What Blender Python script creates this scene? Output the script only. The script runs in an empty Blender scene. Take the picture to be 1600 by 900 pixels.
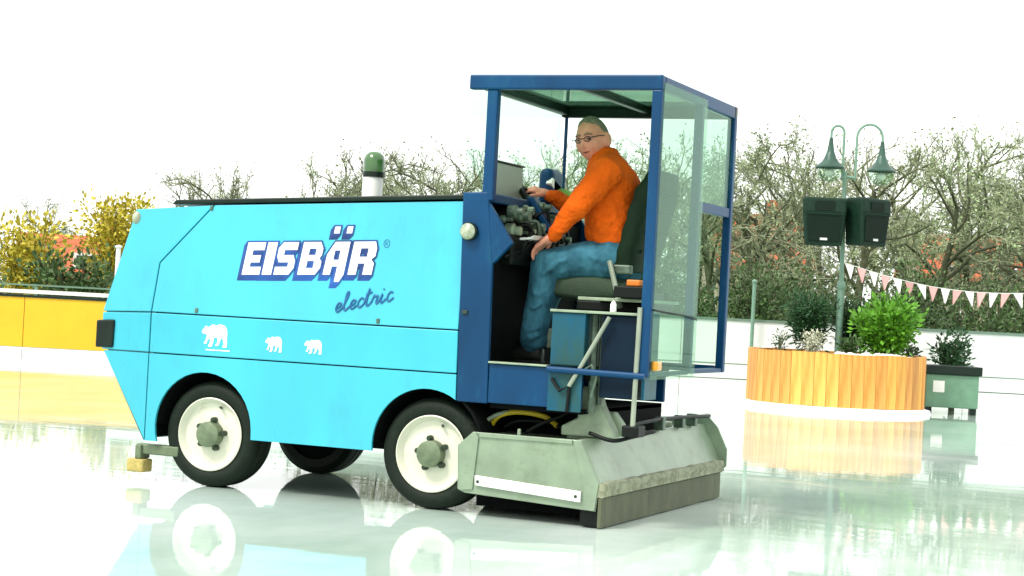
import bpy, bmesh, math, random
from mathutils import Vector, Matrix, noise
random.seed(7)
R = math.radians
S = bpy.context.scene
COL = S.collection

# ------------------------------------------------------------------ camera, sky, sun, exposure
YAW = R(22.827)
cam_d = bpy.data.cameras.new('camera'); cam = bpy.data.objects.new('camera', cam_d); COL.objects.link(cam)
CP = Vector((6.629, -10.686, 1.339))
cam.matrix_world = (Matrix.Translation(CP) @ Matrix.Rotation(YAW, 4, 'Z') @ Matrix.Rotation(R(90.552), 4, 'X')
                    @ Matrix.Rotation(R(3.031), 4, 'Z'))
cam_d.sensor_width = 36; cam_d.lens = 36 * 2876.167 / 1600; cam_d.clip_end = 3000; cam_d.clip_start = .1
S.camera = cam

SUN_EL, SUN_AZ = R(52), R(205)      # azimuth measured from +Y towards +X
w = bpy.data.worlds.new('World'); S.world = w; w.use_nodes = True
nt = w.node_tree; nt.nodes.clear()
sky = nt.nodes.new('ShaderNodeTexSky'); sky.sky_type = 'NISHITA'; sky.sun_disc = False
sky.sun_elevation = SUN_EL; sky.sun_rotation = SUN_AZ; sky.air_density = 1.6; sky.dust_density = 4
mx = nt.nodes.new('ShaderNodeMix'); mx.data_type = 'RGBA'; mx.inputs[0].default_value = .86
mx.inputs[7].default_value = (8.6, 8.75, 8.6, 1)           # the closed white cloud layer
bg = nt.nodes.new('ShaderNodeBackground'); bg.inputs[1].default_value = .1
ow = nt.nodes.new('ShaderNodeOutputWorld')
nt.links.new(sky.outputs[0], mx.inputs[6]); nt.links.new(mx.outputs[2], bg.inputs[0]); nt.links.new(bg.outputs[0], ow.inputs[0])
sd = bpy.data.lights.new('sun', 'SUN'); sd.energy = 1.5; sd.angle = R(14); sd.color = (1, .96, .9)
sun = bpy.data.objects.new('sun', sd); COL.objects.link(sun)
sv = Vector((math.sin(SUN_AZ) * math.cos(SUN_EL), math.cos(SUN_AZ) * math.cos(SUN_EL), math.sin(SUN_EL)))
sun.rotation_euler = sv.to_track_quat('Z', 'Y').to_euler()
vs = S.view_settings; vs.view_transform = 'Standard'; vs.look = 'None'; vs.gamma = 1; vs.exposure = 1.15
S.cycles.max_bounces = 10; S.cycles.transparent_max_bounces = 24; S.cycles.diffuse_bounces = 4

# ------------------------------------------------------------------ materials
def mat(name, col, rough=.5, metal=0., var=.12, scale=6., bump=0., bscale=60., col2=None, spec=.5, stretch=(1, 1, 1),
        rnd=0., dirt=None, coat=0., trans=0.):
    m = bpy.data.materials.new(name); m.use_nodes = True
    n = m.node_tree.nodes; l = m.node_tree.links; n.clear()
    out = n.new('ShaderNodeOutputMaterial'); b = n.new('ShaderNodeBsdfPrincipled'); l.new(b.outputs[0], out.inputs[0])
    tc = n.new('ShaderNodeTexCoord'); mp = n.new('ShaderNodeMapping'); mp.inputs[3].default_value = stretch
    l.new(tc.outputs['Object'], mp.inputs[0])
    nz = n.new('ShaderNodeTexNoise'); nz.inputs['Scale'].default_value = scale; nz.inputs['Detail'].default_value = 5
    nz.inputs['Roughness'].default_value = .6; l.new(mp.outputs[0], nz.inputs[0])
    rp = n.new('ShaderNodeValToRGB'); rp.color_ramp.elements[0].position = .3; rp.color_ramp.elements[1].position = .7
    a = [max(0, c * (1 - var)) for c in col]; c2 = list(col2) if col2 else [c * (1 + var) for c in col]
    rp.color_ramp.elements[0].color = (*a, 1); rp.color_ramp.elements[1].color = (*c2, 1)
    l.new(nz.outputs[0], rp.inputs[0]); cur = rp.outputs[0]
    if rnd:
        oi = n.new('ShaderNodeObjectInfo'); hs = n.new('ShaderNodeHueSaturation')
        ma = n.new('ShaderNodeMapRange'); ma.inputs[3].default_value = 1 - rnd; ma.inputs[4].default_value = 1 + rnd
        l.new(oi.outputs['Random'], ma.inputs[0]); l.new(ma.outputs[0], hs.inputs['Value'])
        mb2 = n.new('ShaderNodeMapRange'); mb2.inputs[3].default_value = .5 - rnd * .025; mb2.inputs[4].default_value = .5 + rnd * .025
        mul = n.new('ShaderNodeMath'); mul.operation = 'FRACT'; m7 = n.new('ShaderNodeMath'); m7.operation = 'MULTIPLY'; m7.inputs[1].default_value = 17.3
        l.new(oi.outputs['Random'], m7.inputs[0]); l.new(m7.outputs[0], mul.inputs[0]); l.new(mul.outputs[0], mb2.inputs[0])
        l.new(mb2.outputs[0], hs.inputs['Hue']); l.new(cur, hs.inputs['Color']); cur = hs.outputs[0]
    if dirt:
        d2 = n.new('ShaderNodeTexNoise'); d2.inputs['Scale'].default_value = dirt[1]; d2.inputs['Detail'].default_value = 8
        d2.inputs['Roughness'].default_value = .72; l.new(mp.outputs[0], d2.inputs[0])
        r2 = n.new('ShaderNodeMapRange'); r2.inputs[1].default_value = dirt[2]; r2.inputs[2].default_value = dirt[2] + .18
        r2.inputs[4].default_value = dirt[3]; l.new(d2.outputs[0], r2.inputs[0])
        mm = n.new('ShaderNodeMix'); mm.data_type = 'RGBA'; mm.inputs[7].default_value = (*dirt[0], 1)
        l.new(r2.outputs[0], mm.inputs[0]); l.new(cur, mm.inputs[6]); cur = mm.outputs[2]
    l.new(cur, b.inputs['Base Color'])
    b.inputs['Metallic'].default_value = metal; b.inputs['Specular IOR Level'].default_value = spec
    b.inputs['Coat Weight'].default_value = coat; b.inputs['Coat Roughness'].default_value = .12
    rr = n.new('ShaderNodeMapRange'); rr.inputs[3].default_value = max(.02, rough - .08); rr.inputs[4].default_value = min(1, rough + .08)
    l.new(nz.outputs[0], rr.inputs[0]); l.new(rr.outputs[0], b.inputs['Roughness'])
    if bump:
        bz = n.new('ShaderNodeTexNoise'); bz.inputs['Scale'].default_value = bscale; bz.inputs['Detail'].default_value = 4
        l.new(mp.outputs[0], bz.inputs[0]); bn = n.new('ShaderNodeBump'); bn.inputs['Strength'].default_value = bump
        bn.inputs['Distance'].default_value = .02; l.new(bz.outputs[0], bn.inputs['Height']); l.new(bn.outputs[0], b.inputs['Normal'])
    return m

def glass(name, tint, refl=1.0):
    m = bpy.data.materials.new(name); m.use_nodes = True
    n = m.node_tree.nodes; l = m.node_tree.links; n.clear()
    out = n.new('ShaderNodeOutputMaterial'); t = n.new('ShaderNodeBsdfTransparent'); g = n.new('ShaderNodeBsdfGlossy')
    g.inputs['Roughness'].default_value = .03; g.inputs['Color'].default_value = (.42, .58, .48, 1); fr = n.new('ShaderNodeFresnel'); geo = n.new('ShaderNodeNewGeometry'); mr = n.new('ShaderNodeMapRange'); mr.inputs[3].default_value = 1.45; mr.inputs[4].default_value = 1 / 1.45; l.new(geo.outputs['Backfacing'], mr.inputs[0]); l.new(mr.outputs[0], fr.inputs[0])
    nz = n.new('ShaderNodeTexNoise'); nz.inputs['Scale'].default_value = 3; nz.inputs['Detail'].default_value = 6
    rp = n.new('ShaderNodeValToRGB'); rp.color_ramp.elements[0].color = (*[c * .94 for c in tint], 1); rp.color_ramp.elements[1].color = (*tint, 1)
    l.new(nz.outputs[0], rp.inputs[0]); l.new(rp.outputs[0], t.inputs[0])
    mi = n.new('ShaderNodeMixShader'); l.new(fr.outputs[0], mi.inputs[0]); l.new(t.outputs[0], mi.inputs[1]); l.new(g.outputs[0], mi.inputs[2])
    l.new(mi.outputs[0], out.inputs[0]); return m

M = {}
M['cyan'] = mat('cyan_paint', (.034, .405, .52), .3, var=.08, scale=2, dirt=((.03, .25, .33), 3.2, .53, .38), coat=.3, stretch=(1, 1, .45), bump=.12, bscale=1.6)
M['blue'] = mat('blue_paint', (.001, .041, .115), .4, var=.22, scale=3, dirt=((.008, .085, .13), 6, .56, .8), stretch=(1, 1, .35), spec=.22)
M['teal'] = mat('teal_panel', (.006, .075, .125), .4, var=.3, scale=3, dirt=((.02, .07, .055), 5, .48, .8), stretch=(1, 1, .3), spec=.25)
M['navy'] = mat('navy_panel', (.001, .010, .024), .5, var=.2, scale=4, spec=.15)
M['black'] = mat('black_steel', (.002, .004, .003), .5, var=.3, scale=12, spec=.2)
M['well'] = mat('wheel_well_black', (.003, .004, .004), .9, var=.3, spec=.1)
M['tyre'] = mat('tyre_rubber', (.006, .012, .007), .62, var=.25, scale=9, bump=.15, dirt=((.022, .028, .017), 7, .55, .6), spec=.2)
M['rim'] = mat('rim_enamel', (.62, .62, .50), .4, var=.06, scale=5, dirt=((.32, .30, .17), 9, .58, .6))
M['hub'] = mat('hub_metal', (.13, .17, .10), .5, metal=.3, var=.25, scale=20)
M['stud'] = mat('stud_metal', (.03, .05, .03), .5, metal=.4)
M['galv'] = mat('galvanised_steel', (.225, .29, .205), .36, metal=.35, var=.2, scale=4, dirt=((.14, .18, .10), 7, .54, .6), bump=.05)
M['galv2'] = mat('pale_cast_metal', (.25, .32, .22), .5, metal=.1, var=.25, scale=9)
M['frost'] = mat('frosted_bar', (.25, .27, .18), .8, var=.4, scale=14, bump=.8, bscale=30, dirt=((.12, .12, .05), 10, .5, .7))
M['squeegee'] = mat('worn_rubber_blade', (.085, .095, .052), .7, var=.35, scale=10, bump=.3, stretch=(1, 1, .3), dirt=((.05, .055, .03), 5, .52, .8))
M['white'] = mat('white_paint', (.8, .8, .77), .4, var=.04)
M['decal_w'] = mat('decal_white', (.82, .82, .82), .45, var=.02)
M['decal_b'] = mat('decal_blue', (.003, .035, .19), .45, var=.35, scale=3, col2=(.008, .085, .36))
M['decal_ink'] = mat('decal_ink', (.006, .10, .26), .5, var=.1)
M['lens_g'] = mat('green_beacon', (.032, .11, .022), .2, var=.3, scale=14, coat=.5)
M['lens_a'] = mat('amber_lens', (.75, .30, .01), .2, coat=.5)
M['chrome'] = mat('lamp_glass', (.30, .34, .24), .25, var=.35, scale=30)
M['lampdark'] = mat('dark_lamp', (.005, .014, .009), .35, var=.3, spec=.25)  # also on three roof beams, where it stands for shade
M['yellow_hose'] = mat('yellow_hose', (.55, .42, .02), .4)
M['rod'] = mat('light_rod', (.27, .31, .24), .35, metal=.2)
M['seat'] = mat('seat_vinyl', (.006, .018, .008), .6, var=.3, scale=7, bump=.1, spec=.12)
M['cushion'] = mat('seat_cloth', (.022, .045, .022), .8, var=.3, scale=9, bump=.2)
M['orange_b'] = mat('orange_plastic', (.6, .16, .01), .5)
M['panel_g'] = mat('grey_panel', (.34, .43, .36), .5, var=.1)
M['hydr'] = mat('hydraulic_grey', (.075, .115, .08), .45, metal=.2, var=.5, scale=18)
M['green_cloth'] = mat('green_cloth', (.18, .36, .03), .8)
M['glass'] = glass('clear_glass', (.88, .965, .915))
M['glass_rear'] = glass('tinted_glass', (.87, .945, .90))
M['glass_roof'] = glass('roof_glass', (.30, .47, .36))
M['brush'] = mat('brush_block', (.42, .33, .10), .8, var=.2, scale=20, bump=.4)
M['skin'] = mat('skin', (.66, .275, .175), .5, var=.13, scale=26, bump=.06, bscale=120)
M['lips'] = mat('lips', (.25, .05, .045), .5)
M['hair'] = mat('grey_hair', (.19, .165, .115), .8, var=.4, scale=60, bump=.5, bscale=120, stretch=(1, 1, .3))
M['brow'] = mat('brow_hair', (.24, .15, .09), .8); M['spect'] = mat('spectacle_frame', (.02, .018, .016), .3)
M['eye'] = mat('eye', (.035, .022, .018), .3)
M['sweater'] = mat('orange_knit', (.66, .10, .003), .85, var=.14, scale=7, bump=.5, bscale=45, spec=.15)
M['jeans'] = mat('washed_denim', (.028, .115, .17), .85, var=.35, scale=9, col2=(.055, .20, .27), bump=.4, bscale=22, stretch=(1, 1, .5), spec=.15)
M['shoe'] = mat('black_leather', (.004, .006, .004), .45, spec=.25)
M['wood'] = mat('planter_larch', (.66, .25, .03), .6, var=.2, scale=9, stretch=(2, 2, .16), rnd=.24, col2=(.80, .40, .10), dirt=((.44, .12, .012), 7, .62, .7))
M['soil'] = mat('soil', (.05, .045, .025), .9, var=.4, scale=12, bump=.8)
M['pebble'] = mat('white_pebble', (.72, .66, .6), .7, var=.15, rnd=.2)
M['snow'] = mat('snow', (.86, .87, .86), .7, var=.03, bump=.3, bscale=14)
M['slush'] = mat('slush', (.72, .80, .74), .5, var=.12, scale=15, bump=.6, bscale=24)
M['pole'] = mat('painted_pole', (.14, .25, .18), .4, var=.15, scale=6)
M['shade'] = mat('lamp_shade', (.018, .065, .042), .4, var=.2)
M['globe'] = glass('lamp_globe', (.80, .90, .82))
M['spk'] = mat('speaker_black', (.005, .022, .012), .55, var=.25, scale=12, bump=.1, spec=.2)
M['grille'] = mat('speaker_grille', (.003, .012, .007), .6, var=.3, scale=70, bump=.5, bscale=200, spec=.15)
M['grey_badge'] = mat('badge_silver', (.6, .6, .58), .4)
M['board_w'] = mat('board_white', (.74, .76, .74), .45, var=.05, scale=1.5, dirt=((.55, .60, .55), 1.5, .6, .5))
M['board_y'] = mat('board_yellow', (.72, .40, .008), .5, var=.06, scale=2)
M['cap'] = mat('board_cap', (.13, .20, .15), .5)
M['flag_p'] = mat('flag_pink', (.60, .33, .31), .8); M['flag_w'] = mat('flag_white', (.75, .75, .72), .8)
M['leaf_b'] = mat('bright_leaf', (.095, .27, .012), .55, var=.35, scale=6, rnd=0.)
M['leaf_d'] = mat('dark_needle', (.018, .070, .018), .7, var=.4, scale=8)
M['leaf_h'] = mat('heather_white', (.55, .56, .42), .8, var=.4, scale=30)
M['leaf_o'] = mat('olive_leaf', (.045, .095, .022), .7, var=.45, scale=2.5, rnd=.3)
M['leaf_y'] = mat('yellow_leaf', (.46, .39, .035), .7, var=.3, scale=3, rnd=.2)
M['bud'] = mat('spring_bud', (.25, .32, .16), .8, var=.35, scale=1.2, rnd=.25)
M['bark'] = mat('bark', (.08, .088, .045), .9, var=.4, scale=5, bump=.5, rnd=.25)
M['twig'] = mat('twig', (.185, .21, .125), .9, var=.4, scale=2, rnd=.3)
M['brick'] = mat('house_wall', (.42, .34, .26), .85, var=.15); M['roof'] = mat('clay_roof', (.42, .095, .03), .8, var=.25, scale=2)
M['pane'] = mat('window_pane', (.03, .04, .045), .15)
M['grass'] = mat('meadow', (.07, .11, .03), .9, var=.5, scale=.4, bump=.4)
M['crate_g'] = mat('green_crate', (.13, .26, .17), .5)

M['lens_s'] = glass('spectacle_lens', (.93, .94, .93))
def ice_material():
    m = bpy.data.materials.new('wet_ice'); m.use_nodes = True; n = m.node_tree.nodes; l = m.node_tree.links
    b = n['Principled BSDF']; b.inputs['IOR'].default_value = 1.33
    tc = n.new('ShaderNodeTexCoord')
    def nz(sc, st, det=4):
        mp = n.new('ShaderNodeMapping'); mp.inputs[3].default_value = st; mp.inputs[2].default_value = (0, 0, -YAW)
        l.new(tc.outputs['Object'], mp.inputs[0]); z = n.new('ShaderNodeTexNoise'); z.inputs['Scale'].default_value = sc
        z.inputs['Detail'].default_value = det; z.inputs['Roughness'].default_value = .6; l.new(mp.outputs[0], z.inputs[0]); return z.outputs[0]
    a = nz(.5, (1, .5, 1), 6); r = n.new('ShaderNodeValToRGB'); e = r.color_ramp.elements
    e[0].position = .36; e[1].position = .66; e[0].color = (.32, .46, .37, 1); e[1].color = (.60, .69, .63, 1)
    l.new(a, r.inputs[0]); l.new(r.outputs[0], b.inputs['Base Color'])
    s = nz(.8, (.5, 1.6, 1), 6); mr = n.new('ShaderNodeMapRange'); mr.inputs[1].default_value = .45; mr.inputs[2].default_value = .68
    mr.inputs[3].default_value = .015; mr.inputs[4].default_value = .09; l.new(s, mr.inputs[0]); l.new(mr.outputs[0], b.inputs['Roughness'])
    h = nz(2.2, (.35, 1.4, 1), 3); bp = n.new('ShaderNodeBump'); bp.inputs['Strength'].default_value = .05; bp.inputs['Distance'].default_value = .02
    l.new(h, bp.inputs['Height']); l.new(bp.outputs[0], b.inputs['Normal'])
    return m
M['ice'] = ice_material()

# ------------------------------------------------------------------ mesh building
class MB:
    def __init__(s): s.v = []; s.f = []; s.mi = []; s.cur = 0
    def face(s, *i): s.f.append(i); s.mi.append(s.cur)
    def box(s, x0, x1, y0, y1, z0, z1):
        b = len(s.v)
        s.v += [(x, y, z) for z in (z0, z1) for y in (y0, y1) for x in (x0, x1)]
        for q in ((0, 2, 3, 1), (4, 5, 7, 6), (0, 1, 5, 4), (2, 6, 7, 3), (0, 4, 6, 2), (1, 3, 7, 5)): s.face(*[b + i for i in q])
        return s
    def prism(s, poly, y0, y1, axis='y'):
        n = len(poly); b = len(s.v)
        f = {'y': lambda p, t: (p[0], t, p[1]), 'x': lambda p, t: (t, p[0], p[1]), 'z': lambda p, t: (p[0], p[1], t)}[axis]
        s.v += [f(p, y0) for p in poly] + [f(p, y1) for p in poly]
        s.face(*range(b, b + n)); s.face(*range(b + 2 * n - 1, b + n - 1, -1))
        for i in range(n):
            j = (i + 1) % n; s.face(b + i, b + n + i, b + n + j, b + j)
        return s
    def ring(s, c, a, bb, n): 
        k = len(s.v)
        for i in range(n):
            t = 2 * math.pi * i / n; s.v.append(tuple(c + a * math.cos(t) + bb * math.sin(t)))
        return k
    def tube(s, pts, rad, n=8, cap=True):
        pts = [Vector(p) for p in pts]; m = len(pts); rad = rad if isinstance(rad, (list, tuple)) else [rad] * m
        up = None; ks = []
        for i, p in enumerate(pts):
            t = (pts[min(i + 1, m - 1)] - pts[max(i - 1, 0)]).normalized()
            if up is None: up = Vector((0, 0, 1)) if abs(t.z) < .9 else Vector((1, 0, 0))
            a = up - t * up.dot(t); a.normalize(); up = a; bb = t.cross(a)
            ks.append(s.ring(p, a * rad[i], bb * rad[i], n))
        for i in range(m - 1):
            for j in range(n):
                k = (j + 1) % n; s.face(ks[i] + j, ks[i] + k, ks[i + 1] + k, ks[i + 1] + j)
        if cap: s.face(*range(ks[0] + n - 1, ks[0] - 1, -1)); s.face(*range(ks[-1], ks[-1] + n))
        return s
    def capsule(s, pts, rad, n=14):
        """chain of points with round ends"""
        P = [Vector(p) for p in pts]; r = list(rad)
        d0 = (P[0] - P[1]).normalized(); d1 = (P[-1] - P[-2]).normalized()
        a = [(P[0] + d0 * r[0] * math.sin(t), r[0] * math.cos(t)) for t in (1.45, 1.0, .5)]
        z = [(P[-1] + d1 * r[-1] * math.sin(t), r[-1] * math.cos(t)) for t in (.5, 1.0, 1.45)]
        mid = []
        for i in range(len(P)):
            mid.append((P[i], r[i]))
            if i < len(P) - 1: mid.append(((P[i] + P[i + 1]) / 2, (r[i] + r[i + 1]) / 2))
        L = a + mid + z
        return s.tube([p for p, _ in L], [q for _, q in L], n)
    def lathe(s, prof, c, axis='y', n=32, close=False):
        """prof: (radius, offset along axis)"""
        c = Vector(c); ax = {'x': (Vector((1, 0, 0)), Vector((0, 1, 0)), Vector((0, 0, 1))), 'y': (Vector((0, 1, 0)), Vector((0, 0, 1)), Vector((1, 0, 0))),
                             'z': (Vector((0, 0, 1)), Vector((1, 0, 0)), Vector((0, 1, 0)))}[axis]
        ks = [s.ring(c + ax[0] * o, ax[1] * max(r, 1e-4), ax[2] * max(r, 1e-4), n) for r, o in prof]
        for i in range(len(ks) - 1 + (1 if close else 0)):
            a, b = ks[i], ks[(i + 1) % len(ks)]
            for j in range(n):
                k = (j + 1) % n; s.face(a + j, a + k, b + k, b + j)
        return s
    def blob(s, c, rx, ry, rz, n=16, m=10, fn=None):
        c = Vector(c); b = len(s.v)
        for i in range(m + 1):
            ph = math.pi * i / m
            for j in range(n):
                th = 2 * math.pi * j / n
                d = Vector((math.sin(ph) * math.cos(th), math.sin(ph) * math.sin(th), math.cos(ph)))
                k = fn(d) if fn else 1
                s.v.append(tuple(c + Vector((d.x * rx * k, d.y * ry * k, d.z * rz * k))))
        for i in range(m):
            for j in range(n):
                k = (j + 1) % n; s.face(b + i * n + j, b + (i + 1) * n + j, b + (i + 1) * n + k, b + i * n + k)
        return s
    def leaf(s, p, d, sz, wd=.5):
        d = Vector(d).normalized(); u = d.cross(Vector((random.uniform(-1, 1), random.uniform(-1, 1), random.uniform(-1, 1))))
        if u.length < 1e-3: return s
        u.normalize(); p = Vector(p); b = len(s.v)
        s.v += [tuple(p), tuple(p + d * sz * .5 + u * sz * wd * .5), tuple(p + d * sz), tuple(p + d * sz * .5 - u * sz * wd * .5)]
        s.face(b, b + 1, b + 2, b + 3); return s
    def mesh(s, name, mats, smooth=False):
        me = bpy.data.meshes.new(name); me.from_pydata([tuple(v) for v in s.v], [], s.f)
        for m in (mats if isinstance(mats, (list, tuple)) else [mats]): me.materials.append(m)
        me.polygons.foreach_set('material_index', s.mi)
        bm = bmesh.new(); bm.from_mesh(me)
        if len(s.f) < 60000: bmesh.ops.recalc_face_normals(bm, faces=bm.faces)
        bm.to_mesh(me); bm.free()
        if smooth:
            me.polygons.foreach_set('use_smooth', [True] * len(me.polygons))
            if smooth != 'all':
                try: me.set_sharp_from_angle(angle=R(smooth if smooth is not True else 40))
                except Exception: pass
        me.update(); return me

OFF = {}
def tag(o, label=None, cat=None, group=None, kind=None):
    for k, v in (('label', label), ('category', cat), ('group', group), ('kind', kind)):
        if v: o[k] = v
    return o
def thing(name, label, cat, loc=(0, 0, 0), rz=0., group=None, world=False):
    """world=True: the parts are given in world coordinates (root not rotated)"""
    o = bpy.data.objects.new(name, None); COL.objects.link(o); o.location = loc; o.rotation_euler = (0, 0, rz); o.empty_display_size = .2
    OFF[o.name] = Vector(loc) if world else Vector((0, 0, 0))
    return tag(o, label, cat, group)
def root_of(o):
    while o.parent: o = o.parent
    return o
def add(name, mb, m, parent=None, smooth=False, bevel=0., loc=None, rz=0., label=None, cat=None, group=None, kind=None, seg=2):
    if isinstance(mb, MB):
        if parent is not None:
            off = OFF.get(root_of(parent).name, Vector((0, 0, 0)))
            if off.length: mb.v = [(x - off.x, y - off.y, z - off.z) for x, y, z in mb.v]
        me = mb.mesh(name, m, smooth)
    else: me = mb
    o = bpy.data.objects.new(name, me); COL.objects.link(o)
    if parent is not None: o.parent = parent
    if loc is not None: o.location = loc
    if rz: o.rotation_euler = (0, 0, rz)
    if bevel:
        b = o.modifiers.new('bevel', 'BEVEL'); b.width = bevel; b.segments = seg; b.limit_method = 'ANGLE'; b.angle_limit = R(35)
    return tag(o, label, cat, group, kind)
def copy_tree(o, parent=None):
    c = o.copy(); COL.objects.link(c)
    if parent is not None: c.parent = parent
    for ch in list(o.children): copy_tree(ch, c)
    return c
def inset(poly, d):
    n = len(poly); area = sum(poly[i][0] * poly[(i + 1) % n][1] - poly[(i + 1) % n][0] * poly[i][1] for i in range(n))
    sg = 1 if area > 0 else -1; out = []
    for i in range(n):
        p0, p1, p2 = Vector(poly[i - 1]), Vector(poly[i]), Vector(poly[(i + 1) % n])
        e1 = (p1 - p0).normalized(); e2 = (p2 - p1).normalized()
        n1 = Vector((-e1.y, e1.x)) * sg; n2 = Vector((-e2.y, e2.x)) * sg; b = n1 + n2
        b = b / max(b.length_squared, .3) * 2 * d
        out.append((p1.x + b.x, p1.y + b.y))
    return out
RX = Vector((math.cos(YAW), math.sin(YAW), 0)); FW = Vector((-math.sin(YAW), math.cos(YAW), 0))
def G(u, d, z=0.): return Vector((CP.x, CP.y, 0)) + RX * u + FW * d + Vector((0, 0, z))

# ------------------------------------------------------------------ setting: ground, ice
m = MB(); m.v = [(-900, -900, -.08), (900, -900, -.08), (900, 900, -.08), (-900, 900, -.08)]; m.face(0, 1, 2, 3)
add('ground', m, M['grass'], kind='structure')
ic = MB(); p = [G(-24, -16), G(24, -16), G(24, 31.1), G(-24, 31.1)]; ic.prism([(q.x, q.y) for q in p], -.07, 0., 'z')
add('ice', ic, M['ice'], kind='structure')

# ------------------------------------------------------------------ the ice resurfacer
W = 1.70                                            # body width, near side at y = 0
V = thing('ice_resurfacer', 'pale blue electric ice resurfacing machine with dark blue glazed cab at its rear', 'ice resurfacer', (.8, .85, 0), world=True)
LEAN = .085
def lean(mb, z0=1.165):
    mb.v = [(x, y + (LEAN * (z - z0) if z > z0 else 0) * (1 if y < W / 2 else -1), z) for x, y, z in mb.v]; return mb
hood_poly = [(-.542, 1.165), (-.513, 1.507), (-.12, 1.92), (1.767, 2.0), (1.777, 1.165)]
corner_poly = [(-.942, 1.15), (-.75, 1.874), (-.12, 1.92), (-.513, 1.507), (-.542, 1.165)]
waist_poly = [(-.542, .887), (-.542, 1.165), (1.777, 1.165), (1.781, .887)]
nose_poly = [(-.935, .887), (-.942, 1.15), (-.542, 1.165), (-.542, .887)]
foot_poly = [(-.545, .283), (-.92, .887), (-.542, .887), (-.542, .283)]
def arc(cx, cz, r, a0, a1, n=18): return [(cx + r * math.cos(R(a0 + (a1 - a0) * i / n)), cz + r * math.sin(R(a0 + (a1 - a0) * i / n))) for i in range(n + 1)]
def arch_angle(r, dz): return math.degrees(math.asin(dz / r))
A1, A2, AR, AZ = -.085, 1.58, .375, .40
lower = [(-.542, .887), (1.781, .887), (1.784, .712)]
lower += arc(A2, AZ, AR, 57.5, 180 + 8, 18)
lower += [(.292, .347)]
lower += arc(A1, AZ, AR, -7, 180 + 18.5, 22)[1:]
lower += [(-.542, .281)]
for nm, pl, g in (('hood_side_panel', hood_poly, .004), ('corner_panel', corner_poly, .004), ('waist_panel', waist_poly, .004), ('nose_panel', nose_poly, .004),
               ('lower_panel', lower, .004), ('foot_panel', foot_poly, .004)):
    ip = inset(pl, g)
    for far in (0, 1):
        b = MB().prism(ip, *((0, .02) if not far else (W - .02, W)))
        add(nm, lean(b), M['cyan'], V, bevel=.006)
# inner shell behind the panels: shows as dark joint lines
sh = MB().prism([(-.53, .9), (-.53, 1.49), (-.13, 1.90), (1.76, 1.98), (1.77, .9)], .024, W - .024); lean(sh)
shell = add('inner_shell', sh, M['black'], V)
ns = MB().prism([(-.90, .895), (-.925, 1.145), (-.74, 1.865), (-.14, 1.905), (-.53, 1.49), (-.53, .30), (-.545, .30)], .024, W - .024); lean(ns)
add('nose_shell', ns, M['cyan'], V)
ch = MB().box(-.42, 1.75, .42, W - .42, .33, .91).box(-.52, 1.76, .03, W - .03, .80, .9).box(-.528, -.50, .026, W - .026, .31, .80)
add('chassis', ch, M['well'], V)
for cx in (A1, A2):
    for y0, y1 in ((.022, .415), (W - .415, W - .022)):
        pts = arc(cx, AZ, AR + .012, 0, 180, 14); q = arc(cx, AZ, AR + .03, 180, 0, 14)
        add('wheel_arch_liner', MB().prism(pts + q, y0, y1), M['well'], V)
# lid on top of the hood
ld = MB().prism([(-.46, 1.912), (-.43, 1.945), (1.74, 2.037), (1.745, 2.006)], .055, W - .055)
add('hood_lid', ld, M['lampdark'], V, bevel=.008)
# beacon on the hood
bc = MB().lathe([(.0, 2.03), (.072, 2.03), (.072, 2.19), (0, 2.19)], (.695, .8, 0), 'z', 24)
bl = add('beacon_light', bc, M['white'], V, smooth=True)
add('collar', MB().lathe([(0, 2.186), (.078, 2.186), (.078, 2.222), (0, 2.222)], (.70, .8, 0), 'z', 24), M['lampdark'], bl, smooth=True)
add('lens', MB().lathe([(0, 2.218), (.074, 2.22), (.076, 2.30), (.066, 2.338), (.04, 2.362), (0, 2.368)], (.70, .8, 0), 'z', 24), M['lens_g'], bl, smooth=60)
# nose lamp, dark headlamp block, latches
add('headlamp', MB().prism([(-.975, .90), (-.975, 1.09), (-.83, 1.10), (-.835, .905)], -.02, .19), M['lampdark'], V, bevel=.012)
add('headlamp', MB().prism([(-.975, .90), (-.975, 1.09), (-.83, 1.10), (-.835, .905)], W - .19, W + .02), M['lampdark'], V, bevel=.012)
add('marker_lamp', MB().blob((-.74, .06, 1.81), .035, .025, .045), M['chrome'], V, smooth='all')
for x, z in ((-.18, 1.19), (1.20, 1.19), (-.14, 1.89)):
    add('latch', MB().box(x - .011, x + .011, -.008 + LEAN * (z - 1.165), .01 + LEAN * (z - 1.165), z - .012, z + .02), M['hydr'], V, bevel=.004)
# side brush at the front
sb = add('side_arm', MB().box(-.64, -.30, .05, .13, .185, .255).box(-.635, -.585, .03, .15, .15, .25), M['hub'], V, bevel=.01)
add('brush', MB().box(-.69, -.555, .02, .14, .06, .15), M['brush'], sb, bevel=.012)

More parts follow.
